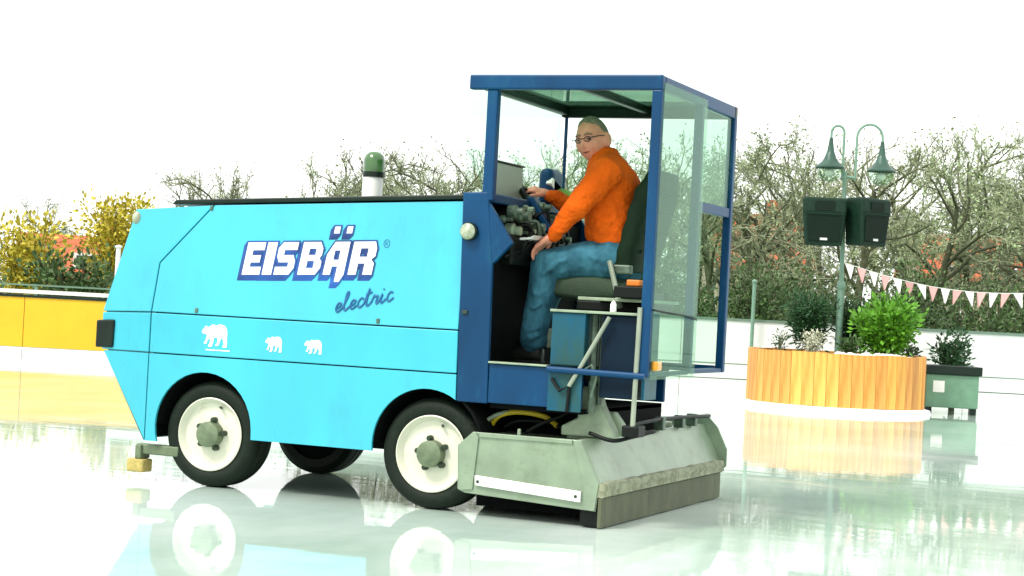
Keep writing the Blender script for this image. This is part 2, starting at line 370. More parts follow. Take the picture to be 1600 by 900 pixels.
# wheels
def wheel(cx, y0, sgn, r):
    """y0: plane of the outer face, sgn +1 = the tyre lies on the +y side"""
    c = (cx, y0, r); k = r / .35; f = lambda prof: [(a * k, o * sgn) for a, o in prof]
    t = MB().lathe(f([(.236, .02), (.252, .004), (.29, -.006), (.322, .004), (.343, .03), (.350, .055), (.350, .085), (.343, .09), (.343, .10), (.351, .105), (.351, .15), (.344, .155), (.344, .165), (.350, .17), (.350, .20), (.342, .235), (.30, .26), (.24, .25), (.23, .13)]), c, 'y', 56, True)
    # shallow circumferential grooves are cut by the profile
    wh = add('wheel', t, M['tyre'], V, smooth=35)
    add('rim', MB().lathe(f([(.238, .012), (.243, .0), (.236, -.004), (.228, .006), (.215, .028), (.205, .04), (.16, .046), (.13, .038), (.0, .038)]), c, 'y', 48), M['rim'], wh, smooth=35)
    add('hub', MB().lathe(f([(.086, .04), (.083, -.035), (.06, -.045), (0, -.048)]), c, 'y', 24), M['hub'], wh, smooth=35)
    add('dark_inner_disc', MB().lathe(f([(.232, .19), (.232, .23), (0, .235)]), c, 'y', 24), M['well'], wh)  # dark disc added to make the wheel's inner side black
    for i in range(5):
        a = R(72 * i + 8 + (cx * 13)); p = (cx + .098 * k * math.cos(a), y0, r + .098 * k * math.sin(a))
        add('stud', MB().lathe([(.019, .04 * sgn), (.019, .0), (.014, -.01 * sgn), (0, -.01 * sgn)], p, 'y', 8), M['stud'], wh, smooth=35)
        q = (cx + .078 * k * math.cos(a), r + .078 * k * math.sin(a))
    pv = (cx + .055, y0, r + .175 * k)
    add('valve', MB().tube([(pv[0], y0 + .045 * sgn, pv[2]), (pv[0] + .02, y0 - .002, pv[2] + .008)], .009, 6), M['stud'], wh)
wheel(-.06, .06, 1, .36); wheel(1.60, .06, 1, .36); wheel(-.045, W + .06, -1, .352); wheel(1.612, W + .06, -1, .352)
add('axle', MB().tube([(-.045, .3, .35), (-.045, W - .25, .35)], .06, 10).tube([(1.612, .3, .35), (1.612, W - .25, .35)], .06, 10), M['well'], V)

# ---- lettering on the hood side (white block letters with a blue drop block)
def on_hood(x, z): return (x, LEAN * (z - 1.165), z)
LET = {'E': [[(0, 0), (.36, 0), (.36, 1), (0, 1)], [(.36, 0), (1, 0), (1, .24), (.36, .24)], [(.36, .38), (.86, .38), (.86, .6), (.36, .6)], [(.36, .76), (1, .76), (1, 1), (.36, 1)]],
       'I': [[(0, 0), (1, 0), (1, 1), (0, 1)]],
       'S': [[(0, 0), (.8, 0), (1, .2), (1, .24), (0, .24)], [(.66, .24), (1, .24), (1, .42), (.85, .6), (.66, .6)], [(.34, .38), (.66, .38), (.66, .6), (.34, .6)], [(0, .56), (.15, .38), (.34, .38), (.34, .76), (0, .76)], [(0, .76), (1, .76), (1, 1), (.2, 1), (0, .82)]],
       'B': [[(0, 0), (.34, 0), (.34, 1), (0, 1)], [(.34, 0), (.82, 0), (1, .2), (.34, .2)], [(.66, .2), (1, .2), (1, .4), (.88, .5), (.66, .5)], [(.34, .42), (.66, .42), (.66, .6), (.34, .6)], [(.66, .5), (.88, .5), (.96, .6), (.96, .8), (.66, .8)], [(.34, .8), (.96, .8), (.8, 1), (.34, 1)]],
       'A': [[(0, 0), (.34, 0), (.36, .25), (.36, 1), (.3, 1), (.02, .62)], [(.36, .25), (.62, .25), (.62, .45), (.36, .45)], [(.36, .74), (.62, .74), (.62, 1), (.36, 1)], [(.62, -.22), (.84, -.22), (1, 0), (1, 1), (.62, 1)]],
       'R': [[(0, 0), (.34, 0), (.34, 1), (0, 1)], [(.34, .34), (.62, .34), (.62, .54), (.34, .54)], [(.62, 0), (1, 0), (1, .34), (.86, .46), (1, .56), (1, .8), (.66, .8), (.66, .54), (.62, .54)], [(.34, .8), (1, .8), (.9, 1), (.34, 1)]],
       '.': [[(0, 0), (1, 0), (1, 1), (0, 1)]]}
Z0 = 1.452; LH = .218
def letter(chx, x0, x1, z0, h):
    out = []
    for pc in LET[chx]:
        out.append([(x0 + (x1 - x0) * a + .03 * b * (h / LH) - .012, z0 + h * b + .042 * (x0 + (x1 - x0) * a - .15)) for a, b in pc])
    return out
word = [('E', .160, .296), ('I', .314, .386), ('S', .404, .546), ('B', .585, .745), ('A', .775, .930), ('R', .960, 1.135)]
lets = [(c, letter(c, a, b, Z0, LH)) for c, a, b in word] + [('.', letter('.', .832, .872, 1.725, .045)), ('.', letter('.', .925, .965, 1.725, .045))]
k = 0
for c, pcs in lets:
    nm = 'letter' if c != '.' else 'umlaut_dot'
    dk = MB(); wt = MB()
    for pc in pcs:
        k += 1; y1 = -.0042 - (k % 7) * .00016
        gp = inset(pc, -.011); b0 = len(dk.v); n = len(gp)
        for sx, sz, yy in ((0, 0, y1), (-.046, -.056, -.0012)):
            dk.v += [(x + sx, LEAN * (z - 1.165) + yy, z + sz) for x, z in gp]
        dk.face(*range(b0, b0 + n))
        for i in range(n): j = (i + 1) % n; dk.face(b0 + i, b0 + n + i, b0 + n + j, b0 + j)
        b0 = len(wt.v); y2 = -.0072
        for dy in (y2, y2 + .0015): wt.v += [(x, LEAN * (z - 1.165) + dy, z) for x, z in pc]
        wt.face(*range(b0, b0 + n))
        for i in range(n): j = (i + 1) % n; wt.face(b0 + i, b0 + n + i, b0 + n + j, b0 + j)
    lo = add(nm, wt, M['decal_w'], V); add('drop_block', dk, M['decal_b'], lo)
def smooth_line(pts, sub=5):
    P = [Vector(p) for p in pts]; out = []
    for i in range(len(P) - 1):
        a, b, c, d = P[max(i - 1, 0)], P[i], P[i + 1], P[min(i + 2, len(P) - 1)]
        for k2 in range(sub):
            t = k2 / sub
            out.append(.5 * ((2 * b) + (c - a) * t + (2 * a - 5 * b + 4 * c - d) * t * t + (3 * b - a - 3 * c + d) * t ** 3))
    return out + [P[-1]]
SCR = [[[(0, .35), (.5, .5), (.7, .8), (.45, 1), (.15, .75), (.1, .3), (.4, 0), (.95, .3)]], [[(-.05, .3), (.5, 1.5), (.5, 1.95), (.28, 1.9), (.18, 1.2), (.2, .3), (.45, 0), (.95, .35)]],
       [[(-.05, .35), (.5, .5), (.7, .8), (.45, 1), (.15, .75), (.1, .3), (.4, 0), (.95, .3)]], [[(.78, .82), (.5, 1), (.15, .7), (.15, .25), (.45, 0), (.95, .3)]],
       [[(-.05, .3), (.4, 1.85), (.28, .8), (.3, .2), (.5, 0), (.95, .3)], [(.05, 1.25), (.85, 1.4)]], [[(-.05, .3), (.25, 1.0), (.35, .85), (.72, .88), (.62, .3), (.75, .02), (1, .25)]],
       [[(0, .25), (.35, .95), (.25, .25), (.45, 0), (.95, .35)], [(.4, 1.4), (.45, 1.5)]], [[(.78, .82), (.5, 1), (.15, .7), (.15, .25), (.45, 0), (1.0, .3)]]]
sc = MB()
for i, L in enumerate(SCR):
    for st in L:
        pts = []
        for a, b in st:
            s = (i + a) * .0535; t = b * .062
            x = .878 + s * .975 + t * .12; z = 1.232 + s * .235 + t
            pts.append((x, LEAN * (z - 1.165) - .002, z))
        sc.tube(smooth_line(pts), .0068, 5)
add('script_word', sc, M['decal_ink'], V, label='handwritten word electric under the block letters')
rg = MB(); rc = (1.212, 1.700)
rg.tube([on_hood(rc[0] + .021 * math.cos(t * .35), rc[1] + .026 * math.sin(t * .35)) for t in range(19)], .0028, 4)
rg.tube([on_hood(rc[0] + a, rc[1] + b) for a, b in ((-.008, -.013), (-.008, .013), (.005, .012), (.008, .004), (-.006, 0), (.009, -.013))], .0025, 4)
add('registered_mark', rg, M['decal_ink'], V)
BEAR = [(0, .60), (.02, .72), (.09, .80), (.13, .90), (.18, .90), (.21, .84), (.30, .88), (.42, .98), (.55, .93), (.70, 1.0), (.86, .96), (.96, .84), (1.0, .62), (.99, .40), (1.0, .08), (.98, 0), (.84, 0), (.84, .08),
        (.88, .14), (.84, .34), (.76, .42), (.72, .22), (.66, .06), (.56, .04), (.56, .12), (.62, .18), (.62, .42), (.48, .40), (.46, .18), (.40, 0), (.28, 0), (.28, .09), (.33, .14), (.33, .36), (.24, .30), (.20, .12), (.10, .12), (.11, .20), (.16, .26), (.20, .50), (.14, .56), (.06, .54)]
for x, z, wd, hh in ((-.125, .955, .20, .155), (.372, .947, .125, .105), (.668, .952, .13, .095)):
    for far in (0, 1):
        y = (-.003, .004) if not far else (W - .004, W + .003)
        add('bear_emblem', MB().prism([(x + a * wd, z + b * hh) for a, b in BEAR], *y), M['decal_w'], V)
add('decal_line', MB().box(-.09, .10, -.003, .003, .930, .937), M['decal_w'], V)

# ---- blue cab base
add('cowl_panel', MB().prism([(1.787, .713), (1.757, 2.047), (1.93, 2.052), (1.985, 1.6), (2.0, .713)], 0, .035), M['blue'], V, bevel=.008)
add('cowl_panel', MB().prism([(1.787, .713), (1.757, 2.047), (1.93, 2.052), (1.985, 1.6), (2.0, .713)], W - .035, W), M['blue'], V, bevel=.008)
add('front_bulkhead', MB().box(1.79, 1.93, .036, W - .036, .72, 1.93), M['well'], V)
add('cowl_cap', MB().box(1.745, 1.94, .04, W - .04, 1.99, 2.05), M['blue'], V, bevel=.01)
add('gusset', MB().prism([(1.94, 1.985), (2.115, 1.735), (1.99, 1.60), (1.94, 1.60)], .005, .045), M['blue'], V, bevel=.006)
add('gusset', MB().prism([(1.94, 1.985), (2.115, 1.735), (1.99, 1.60), (1.94, 1.60)], W - .045, W - .005), M['blue'], V, bevel=.006)
add('sill_panel', MB().box(2.002, 2.63, .002, .04, .718, .968), M['blue'], V, bevel=.008)
add('sill_panel', MB().box(2.002, 2.63, W - .04, W - .002, .718, .968), M['blue'], V, bevel=.008)
add('sill_plate', MB().box(2.002, 2.40, -.02, .06, .97, .982), M['galv2'], V, bevel=.003)
add('cab_floor', MB().box(1.80, 2.66, .042, W - .042, .90, .967), M['well'], V)
add('underbody', MB().box(1.70, 2.62, .50, W - .045, .50, .71).box(2.0, 2.62, .05, W - .045, .685, .712), M['well'], V)
hl = add('side_lamp', MB().lathe([(.058, .01), (.058, -.035), (.05, -.045), (0, -.045)], (1.824, 0, 1.796), 'y', 24), M['lampdark'], V, smooth=35)
add('lens', MB().lathe([(.052, -.046), (.045, -.056), (0, -.064)], (1.824, 0, 1.796), 'y', 24), M['chrome'], hl, smooth=50)
add('door_latch', MB().box(1.80, 1.835, -.012, .0, 1.27, 1.295), M['stud'], V, bevel=.003)
# pedestal and rear compartment
add('seat_pedestal', MB().box(2.41, 2.635, .006, 1.0, .984, 1.315), M['teal'], V, bevel=.008)
add('step_panel', MB().box(2.41, 2.635, -.006, .0, .70, .95), M['teal'], V, bevel=.003)
add('deck_plate', MB().box(2.40, 2.99, -.01, .55, 1.317, 1.333), M['galv2'], V, bevel=.003)
add('deck_plate', MB().box(2.52, 3.0, .15, .75, 1.40, 1.42), M['galv2'], V, bevel=.003)
add('rear_box', MB().box(2.735, 2.965, .03, .40, .80, 1.312), M['navy'], V, bevel=.008)
add('rear_plate', MB().box(3.0, 3.02, .06, .30, .80, 1.35), M['teal'], V, bevel=.004)
add('hydraulic_column', MB().tube([(2.665, .10, .70), (2.665, .10, 1.31)], .026, 10).tube([(2.70, .14, .75), (2.70, .14, 1.31)], .018, 8), M['hydr'], V, smooth=35)
add('lift_rod', MB().tube([(2.985, -.02, .62), (2.995, -.02, 1.37)], .016, 10), M['rod'], V, smooth=35)
add('rod_clamp', MB().box(2.92, 3.03, -.04, .10, .575, .645), M['black'], V, bevel=.01)
add('strut', MB().tube([(2.80, -.02, 1.30), (2.62, -.02, .97), (2.56, -.03, .86)], .014, 8), M['rod'], V, smooth=35)
add('strut', MB().tube([(2.66, -.02, .97), (2.70, -.02, 1.0), (2.735, -.02, .93), (2.70, .0, .80)], .010, 8), M['hydr'], V, smooth=35)
add('strut', MB().tube([(2.44, -.02, .90), (2.50, -.03, .83), (2.56, -.02, .86), (2.55, -.02, .70)], .012, 8), M['black'], V, smooth=35)
add('side_rail', MB().tube([(2.41, -.03, .958), (3.05, -.03, .950)], .02, 10), M['blue'], V, smooth=35)
cs = MB().prism([(2.57, .86), (2.66, .86), (2.70, .74), (2.78, .60), (2.80, .54), (2.44, .54), (2.44, .60), (2.55, .66), (2.52, .78)], .18, .30)
cs.prism([(2.60, .70), (2.74, .70), (2.86, .55), (2.40, .55)], .31, .40)
add('lift_bracket', cs, M['galv2'], V, bevel=.012)
# hoses below the cab
hs = [[(1.93, .25, .56), (2.0, .22, .63), (2.12, .25, .66), (2.28, .3, .64), (2.35, .35, .58)]]
add('hose', MB().tube(smooth_line(hs[0]), .018, 8), M['yellow_hose'], V, smooth='all')
add('hose', MB().tube(smooth_line([(1.88, .2, .54), (1.93, .2, .60), (2.03, .22, .65), (2.2, .3, .68)]), .015, 8), M['galv2'], V, smooth='all')
for a in ([(2.0, .3, .55), (2.1, .3, .60), (2.3, .33, .60), (2.42, .36, .55)], [(2.2, .2, .54), (2.3, .2, .60), (2.42, .25, .66), (2.5, .3, .72)], [(2.70, .0, .58), (2.86, -.02, .545), (2.95, .1, .57), (3.02, .3, .6)]):
    add('hose', MB().tube(smooth_line(a), .013, 8), M['black'], V, smooth='all')

# ---- cab frame and glazing
H0, H1 = 2.705, 2.80
XF, XB = 1.765, 3.06
YF = 1.665
add('roof_beam', MB().box(XF, XB, -.01, .055, H0, H1), M['blue'], V, bevel=.012)
add('roof_beam', MB().box(XF, XB, YF - .055, YF + .01, H0 + .005, H1), M['lampdark'], V, bevel=.012)  # far beam: near-black instead of cab blue, backlit shade painted in
add('roof_beam', MB().box(XF, XF + .055, .057, YF - .057, H0 + .02, H1 - .003), M['lampdark'], V, bevel=.01)  # front beam: shade on its inner face put into the colour
add('roof_beam', MB().box(XB - .055, XB, .057, YF - .057, H0 + .005, H1 - .003), M['blue'], V, bevel=.01)
add('roof_beam', MB().box(2.39, 2.43, .057, YF - .057, H0 + .035, H1 - .006), M['lampdark'], V, bevel=.006)  # mid beam: coloured near-black for the shade under the roof
add('roof_glass', MB().box(XF + .05, XB - .05, .05, YF - .05, H1 - .03, H1 - .02), M['glass_roof'], V)
def post(x, y, z0, z1, a=.032, b=.032, mm='blue', lx=0.):
    q = MB().box(x - a, x + a, y - b, y + b, z0, z1); q.v = [(u + lx * (z1 - ww_) / (z1 - z0), v, ww_) for u, v, ww_ in q.v]
    return add('cab_post', q, M[mm], V, bevel=.008)
post(1.925, .035, 2.0, H0, .036)
post(3.028, .022, .945, H0, .032)
post(3.028, .885, .96, H0 + .02, .028, .028)
post(3.034, YF - .03, .955, H0 + .02, .028, .03)
post(1.80, YF - .03, 2.0, H0 + .02, .012, .012)
add('cab_rail', MB().box(3.0, 3.055, .915, YF - .062, 2.025, 2.09), M['blue'], V, bevel=.006)
add('cab_rail', MB().box(3.0, 3.055, .915, YF - .062, .955, .985), M['blue'], V, bevel=.006)
add('cab_rail', MB().box(3.005, 3.05, .056, .855, .95, .975), M['blue'], V, bevel=.006)
add('cab_rail', MB().box(1.84, 3.0, YF - .05, YF - .01, .95, 1.0), M['blue'], V, bevel=.006)
add('glass_pane', MB().box(3.062, 3.068, .02, .93, .93, H0 + .05), M['glass_rear'], V)
add('glass_pane', MB().box(3.040, 3.046, .915, YF - .062, 2.092, H0 + .0), M['glass'], V)
add('glass_pane', MB().box(1.815, 3.0, YF - .008, YF - .003, 1.005, H0 + .0), M['glass'], V)
add('glass_pane', MB().box(1.768, 1.773, -.005, YF - .05, 2.053, H0 + .035), M['glass'], V)
add('cable', MB().tube(smooth_line([(3.075, .0, 1.36), (3.078, .3, 1.345), (3.078, .7, 1.33), (3.075, .9, 1.31)]), .005, 6), M['black'], V)
for y in (.10,):
    add('indicator_lamp', MB().box(3.06, 3.10, y - .05, y + .05, .985, 1.045), M['lens_a'], V, bevel=.012)

# ---- cab interior
add('instrument_panel', MB().box(1.80, 1.825, .34, .82, 2.055, 2.275), M['panel_g'], V, bevel=.008)
ipn = MB().box(1.798, 1.832, .33, .83, 2.276, 2.287); add('panel_edge', ipn, M['black'], V)
con = MB().box(1.84, 2.02, .25, 1.45, 1.60, 1.80).box(1.86, 1.98, .35, 1.35, 1.80, 1.98)
cons = add('console', con, M['black'], V, bevel=.02)
for i in range(16):
    y = random.uniform(.2, 1.1); z = random.uniform(1.80, 2.02); x = random.uniform(1.95, 2.06); r = random.uniform(.022, .055)
    add('valve_fitting', MB().lathe([(r, 0), (r, .05), (r * .6, .06), (r * .6, .10), (0, .10)], (x - .05, y, z), 'x', 12), M['hydr'] if i % 3 else M['galv2'], cons, smooth=35)
for i in range(9):
    y = random.uniform(.25, 1.2); z = random.uniform(1.8, 2.0)
    add('hose', MB().tube(smooth_line([(1.95, y, z), (2.05, y + .05, z + random.uniform(-.02, .08)), (2.06, y + random.uniform(-.1, .1), z - .1), (1.98, y + random.uniform(-.2, .2), z - .2)]), .012, 6), M['black'] if i % 3 else M['hydr'], cons, smooth='all')
add('tray', MB().prism([(1.99, 1.765), (2.10, 1.775), (2.12, 1.805), (2.09, 1.79), (1.99, 1.782)], .35, .8), M['white'], V, bevel=.004)
cv = MB().box(1.79, 1.90, 1.16, 1.40, 2.05, 2.31); add('canister', cv, M['blue'], V, bevel=.05, seg=4)
pp = MB().prism([(1.18, 2.24), (1.42, 2.16), (1.50, 2.05), (1.40, 2.05), (1.15, 2.2)], 1.86, 1.90, 'x'); add('paper_sheet', pp, M['white'], V)
gc = MB().blob((1.9, 1.40, 2.12), .06, .18, .06, 14, 8, lambda d: 1 + .25 * noise.noise(d * 3)); add('cloth', gc, M['green_cloth'], V, smooth='all')
# steering wheel
SC = Vector((1.93, .92, 1.985)); SN = Vector((.74, .10, .66)).normalized()
sa = SN.cross(Vector((0, 1, 0))).normalized(); sbv = SN.cross(sa)
st = MB(); st.tube([SC + (sa * math.cos(t) + sbv * math.sin(t)) * .215 for t in [2 * math.pi * i / 36 for i in range(37)]], .016, 8)
sw = add('steering_wheel', st, M['black'], V, smooth='all')
spk = MB()
for t in (.3, 2.4, 4.5): spk.tube([SC - SN * .03, SC + (sa * math.cos(t) + sbv * math.sin(t)) * .21], .014, 6)
spk.tube([SC - SN * .02, SC - SN * .35], .03, 10); spk.lathe([(.05, 0), (.05, .03), (0, .03)], SC - SN * .03, 'z', 16)
add('spoke', spk, M['black'], sw)
add('column_cover', MB().prism([(1.90, 2.07), (1.95, 2.08), (2.10, 1.86), (2.06, 1.84)], .70, .80), M['blue'], V, bevel=.01)
# seat
bk = MB()
prof = []
for i in range(11):
    t = i / 10; z = 1.60 + .66 * t; prof.append((2.66 + .16 * t ** 1.2, z))
def rrect(hw, hd, n=5, r=.5):
    pts = []
    for sx, sy, a0 in ((1, 1, 0), (-1, 1, 90), (-1, -1, 180), (1, -1, 270)):
        for i in range(n):
            a = R(a0 + 90 * i / (n - 1)); pts.append((sx * hw * (1 - r) + hw * r * math.cos(a), sy * hd * (1 - r) + hd * r * math.sin(a)))
    return pts
def loft(mb, secs):
    ks = []
    for s_ in secs:
        b = len(mb.v); mb.v += [tuple(p_) for p_ in s_]; ks.append(b)
    n = len(secs[0])
    for i in range(len(ks) - 1):
        for j in range(n): k2 = (j + 1) % n; mb.face(ks[i] + j, ks[i] + k2, ks[i + 1] + k2, ks[i + 1] + j)
    mb.face(*range(ks[0] + n - 1, ks[0] - 1, -1)); mb.face(*range(ks[-1], ks[-1] + n)); return mb
secs = []
for i, (x, z) in enumerate(prof):
    t = i / 10; hw = (.30 + .02 * math.sin(t * 3.1)) * (1 if t < .85 else 1 - (t - .85) * 2.2); hd = .075 * (1 if t < .9 else .75)
    secs.append([(x + b + (.010 if i % 2 else 0), .82 + a, z) for a, b in rrect(hw, hd)])
st_b = add('backrest', loft(bk, secs), M['seat'], V, smooth=60)
pip = MB()
for i in range(2, 10, 2):
    x, z = prof[i]; pip.tube([(x + .084, .60, z), (x + .084, 1.04, z)], .008, 6)
add('piping', pip, M['seat'], st_b)
cu = MB(); secs = []
for i in range(9):
    t = i / 8; x = 2.17 + .50 * t; e = math.sin(math.pi * min(1, max(0, .12 + t * .8))) ** .4
    secs.append([(x, .82 + a, 1.48 + b) for a, b in rrect(.29 * (.88 + .12 * e), .088 * e + .004)])
add('seat_cushion', loft(cu, secs), M['cushion'], V, smooth=60)
add('seat_base', MB().box(2.36, 2.85, .55, 1.1, 1.335, 1.40).box(2.3, 2.8, .60, 1.05, 1.422, 1.47), M['black'], V, bevel=.01)
add('seat_strut', MB().tube([(2.60, .48, 1.66), (2.70, .45, 1.36)], .017, 8), M['rod'], V, smooth=35)
add('armrest_hinge', MB().box(2.60, 2.74, .50, .55, 1.58, 1.64), M['hydr'], V, bevel=.01)
add('battery', MB().box(2.84, 2.93, .14, .30, 1.50, 1.54), M['orange_b'], V, bevel=.008)
add('battery_cover', MB().box(2.78, 2.98, .08, .32, 1.425, 1.498), M['black'], V, bevel=.008)
add('bottle', MB().lathe([(.02, 1.335), (.02, 1.38), (.010, 1.40), (0, 1.405)], (2.80, .04, 0), 'z', 12), M['white'], V, smooth=35)
add('pedal', MB().box(1.99, 2.02, .70, .84, 1.06, 1.20), M['stud'], V, bevel=.01); add('pedal', MB().box(1.99, 2.02, .92, 1.06, 1.06, 1.20), M['stud'], V, bevel=.01)

# ---- conditioner (flooding sled) behind the machine
CN, CF = -.055, 2.545
hz = MB()
hz.prism([(1.86, .20), (1.86, .43), (1.955, .515), (2.61, .515), (2.61, .47), (2.0, .47), (1.92, .41), (1.92, .20)], CN + .02, CF - .02)   # front wall and shelf
con_ = add('conditioner', hz, M['galv'], V, bevel=.006)
ep = [(1.838, .442), (1.852, .165), (1.90, .145), (2.785, .105), (2.80, .235), (2.808, .27), (2.672, .535), (1.942, .533)]
add('end_plate', MB().prism(ep, CN, CN + .015), M['galv'], con_, bevel=.004)
epf = [(1.838, .442), (1.852, .165), (1.90, .145), (2.69, .112), (2.86, .235), (2.86, .36), (2.78, .52), (2.70, .60), (1.942, .533)]
add('end_plate', MB().prism(epf, CF - .015, CF), M['galv'], con_, bevel=.004)
add('end_rib', MB().prism([(1.845, .443), (1.945, .534), (1.962, .534), (1.985, .50), (1.96, .17), (1.88, .16)], CN - .012, CN - .001), M['galv'], con_, bevel=.004)
add('end_rib', MB().prism([(2.62, .532), (2.672, .534), (2.803, .272), (2.795, .22), (2.782, .108), (2.715, .112), (2.70, .26)], CN - .012, CN - .001), M['galv'], con_, bevel=.004)
add('end_rib', MB().prism([(1.99, .533), (2.615, .533), (2.617, .508), (1.99, .503)], CN - .012, CN - .001), M['galv'], con_, bevel=.003)
add('rub_strip', MB().prism([(1.975, .262), (1.98, .20), (2.69, .155), (2.69, .222)], CN - .022, CN - .001), M['white'], con_, bevel=.004)
for x, z in ((2.0, .225), (2.66, .19)):
    add('bolt', MB().lathe([(.010, 0), (.010, -.008), (0, -.008)], (x, CN - .022, z), 'y', 8), M['stud'], con_)
slab = MB().prism([(2.625, .535), (2.672, .537), (2.812, .270), (2.77, .262)], CN + .016, CF - .016)
add('rear_slab', slab, M['galv'], con_, bevel=.004)
fb = MB(); nseg = 60
for i in range(nseg):
    y0 = CN + .0 + (CF - CN) * i / nseg; y1 = CN + (CF - CN) * (i + 1) / nseg
secs = []
for i in range(nseg + 1):
    y = CN - .004 + (CF - CN + .008) * i / nseg; nn = noise.noise(Vector((y * 7, 0, 3))) * .010; n2 = noise.noise(Vector((y * 5, 4, 3))) * .010
    secs.append([(2.79, y, .195), (2.795, y, .27), (2.815, y, .285 + nn), (2.842 + n2, y, .278 + nn), (2.850 + n2, y, .245), (2.838, y, .225 + nn), (2.842, y, .20), (2.825, y, .19)])
add('frost_bar', loft(fb, secs), M['frost'], con_, smooth=50)
add('squeegee', MB().box(2.80, 2.825, CN - .002, CF - .03, .006, .188), M['squeegee'], con_, bevel=.003)
for y in (CN + .02, CF - .05): add('end_shoe', MB().box(2.68, 2.795, y, y + .03, .01, .12), M['black'], con_)
add('skid', MB().box(1.9, 2.75, CN + .20, CF - .2, .05, .15), M['well'], con_)
pr = MB(); pr.tube(smooth_line([(2.66, .6, .56), (2.68, 1.0, .60), (2.70, 1.7, .612), (2.72, 2.5, .60)]), .014, 8)
add('sprinkler_pipe', pr, M['black'], con_, smooth='all')
for y in (1.45, 1.9, 2.2): add('pipe_bracket', MB().box(2.645, 2.715, y - .03, y + .03, .535, .625), M['hydr'], con_, bevel=.006)
add('spray_box', MB().box(2.25, 2.60, .6, 2.0, .52, .57), M['galv2'], con_, bevel=.01)
add('grease_bolt', MB().lathe([(.012, .53), (.012, .565), (0, .57)], (2.22, .03, 0), 'z', 8), M['galv2'], con_)
for y, x in ((.25, 2.45), (.45, 2.40), (.7, 2.50)):
    add('pivot_lug', MB().prism([(x, .515), (x + .16, .515), (x + .12, .60), (x + .05, .62)], y, y + .05), M['galv2'], con_, bevel=.008)

# ------------------------------------------------------------------ the driver
PB = Vector((2.40, .82, .97))
P = thing('person', 'man in orange sweater, blue jeans and glasses, seated in the cab, looking over his shoulder', 'person', tuple(PB), world=True)
def remesh(o, vox, it=4, fac=.5):
    r = o.modifiers.new('remesh', 'REMESH'); r.mode = 'VOXEL'; r.voxel_size = vox; r.use_smooth_shade = True
    s_ = o.modifiers.new('smooth', 'SMOOTH'); s_.factor = fac; s_.iterations = it
HC = Vector((2.335, .76, 2.462)); HY = R(-101)            # head centre and the way he looks
HM = Matrix.Rotation(HY, 3, 'Z') @ Matrix.Rotation(R(8), 3, 'Y') @ Matrix.Rotation(R(9), 3, 'X')
def hp(x, y, z): return HC + HM @ Vector((x, y, z))
def g(d, c, s_): return math.exp(-((d - Vector(c)).length_squared) / (s_ * s_))
def head_r(d):
    k = 1.0
    if d.z < 0: k *= 1 - .09 * (-d.z) ** 1.4 * (1 if d.x > 0 else 1.2)
    k += .05 * g(d, (.93, 0, -.86 * .5), .22)                     # mouth mass
    k += .10 * g(d, (.62, 0, -.80), .26)                          # chin
    k += .25 * g(d, (.98, 0, -.16), .09) + .10 * g(d, (.99, 0, .02), .085) + .07 * g(d, (.95, .0, -.24), .12)   # nose
    for s_ in (-1, 1):
        k -= .075 * g(d, (.90, .36 * s_, .07), .14)               # eye sockets
        k += .045 * g(d, (.90, .32 * s_, .26), .16)               # brow
        k += .05 * g(d, (.72, .58 * s_, -.20), .24)               # cheek
    k -= .035 * g(d, (.93, 0, -.36), .06)
    return k
HA, HB, HCZ = .122, .104, .152
body = MB()
b0 = len(body.v)
body.blob((0, 0, 0), HA, HB, HCZ, 44, 34, head_r)
body.v = body.v[:b0] + [tuple(hp(*v)) for v in body.v[b0:]]
for s_ in (-1, 1):
    b0 = len(body.v); body.blob((0, 0, 0), .032, .019, .052, 14, 10)
    body.v = body.v[:b0] + [tuple(hp(x + .004, y + s_ * (.112 - x * .5), z - .008)) for x, y, z in body.v[b0:]]
body.capsule([hp(-.02, 0, -.04), (2.39, .79, 2.36), (2.42, .80, 2.28)], [.062, .066, .075])
body.capsule([(2.46, .82, 2.2), (2.49, .82, 1.95), (2.51, .82, 1.70)], [.12, .15, .14], 16)
SHL, ELL, WRL = Vector((2.515, .585, 2.245)), Vector((2.345, .475, 1.985)), Vector((2.185, .49, 1.80))
SHR, ELR, WRR = Vector((2.31, 1.06, 2.26)), Vector((2.085, 1.13, 2.03)), Vector((1.915, 1.05, 2.115))
body.capsule([(2.45, .75, 2.24), SHL, ELL, WRL], [.07, .06, .045, .032]); body.capsule([(2.42, .9, 2.24), SHR, ELR, WRR], [.07, .06, .045, .032])
def hand(wr, kn, side, nrm, spread, bend, thumb):
    """wrist, middle knuckle, direction across the palm, back-of-hand normal"""
    d = (kn - wr).normalized(); side = (side - d * side.dot(d)).normalized(); nrm = d.cross(side) if nrm > 0 else side.cross(d)
    L = (kn - wr).length
    body.capsule([wr - d * .02, wr + d * .03], [.032, .034], 10)
    for i, (o, ln, rr) in enumerate(((-.036, .070, .0115), (-.012, .082, .012), (.012, .078, .0118), (.035, .060, .0105))):
        a = wr + d * .02 + side * o * .6; b = wr + d * L + side * o
        body.capsule([a, b], [.021, .0165], 8)
        dd = (d + side * o * spread).normalized(); p1 = b + dd * ln * .45 - nrm * bend * .012; p2 = b + dd * ln * .75 - nrm * bend * .035; p3 = b + dd * ln * .9 - nrm * bend * .062
        body.capsule([b, p1, p2, p3], [rr * 1.15, rr, rr * .9, rr * .8], 8)
    tb = wr + d * .03 + side * thumb * .032; t1 = tb + d * .035 + side * thumb * .035 - nrm * .01; t2 = t1 + d * .04 + side * thumb * .012 - nrm * .012
    body.capsule([tb, t1, t2], [.019, .0145, .0115], 8)
hand(WRL, Vector((2.10, .495, 1.735)), Vector((0, 1, -.1)), -1, 6, .8, 1)
hand(WRR, Vector((1.83, 1.01, 2.145)), Vector((0, 1, .25)), -1, 3, 1.1, -1)
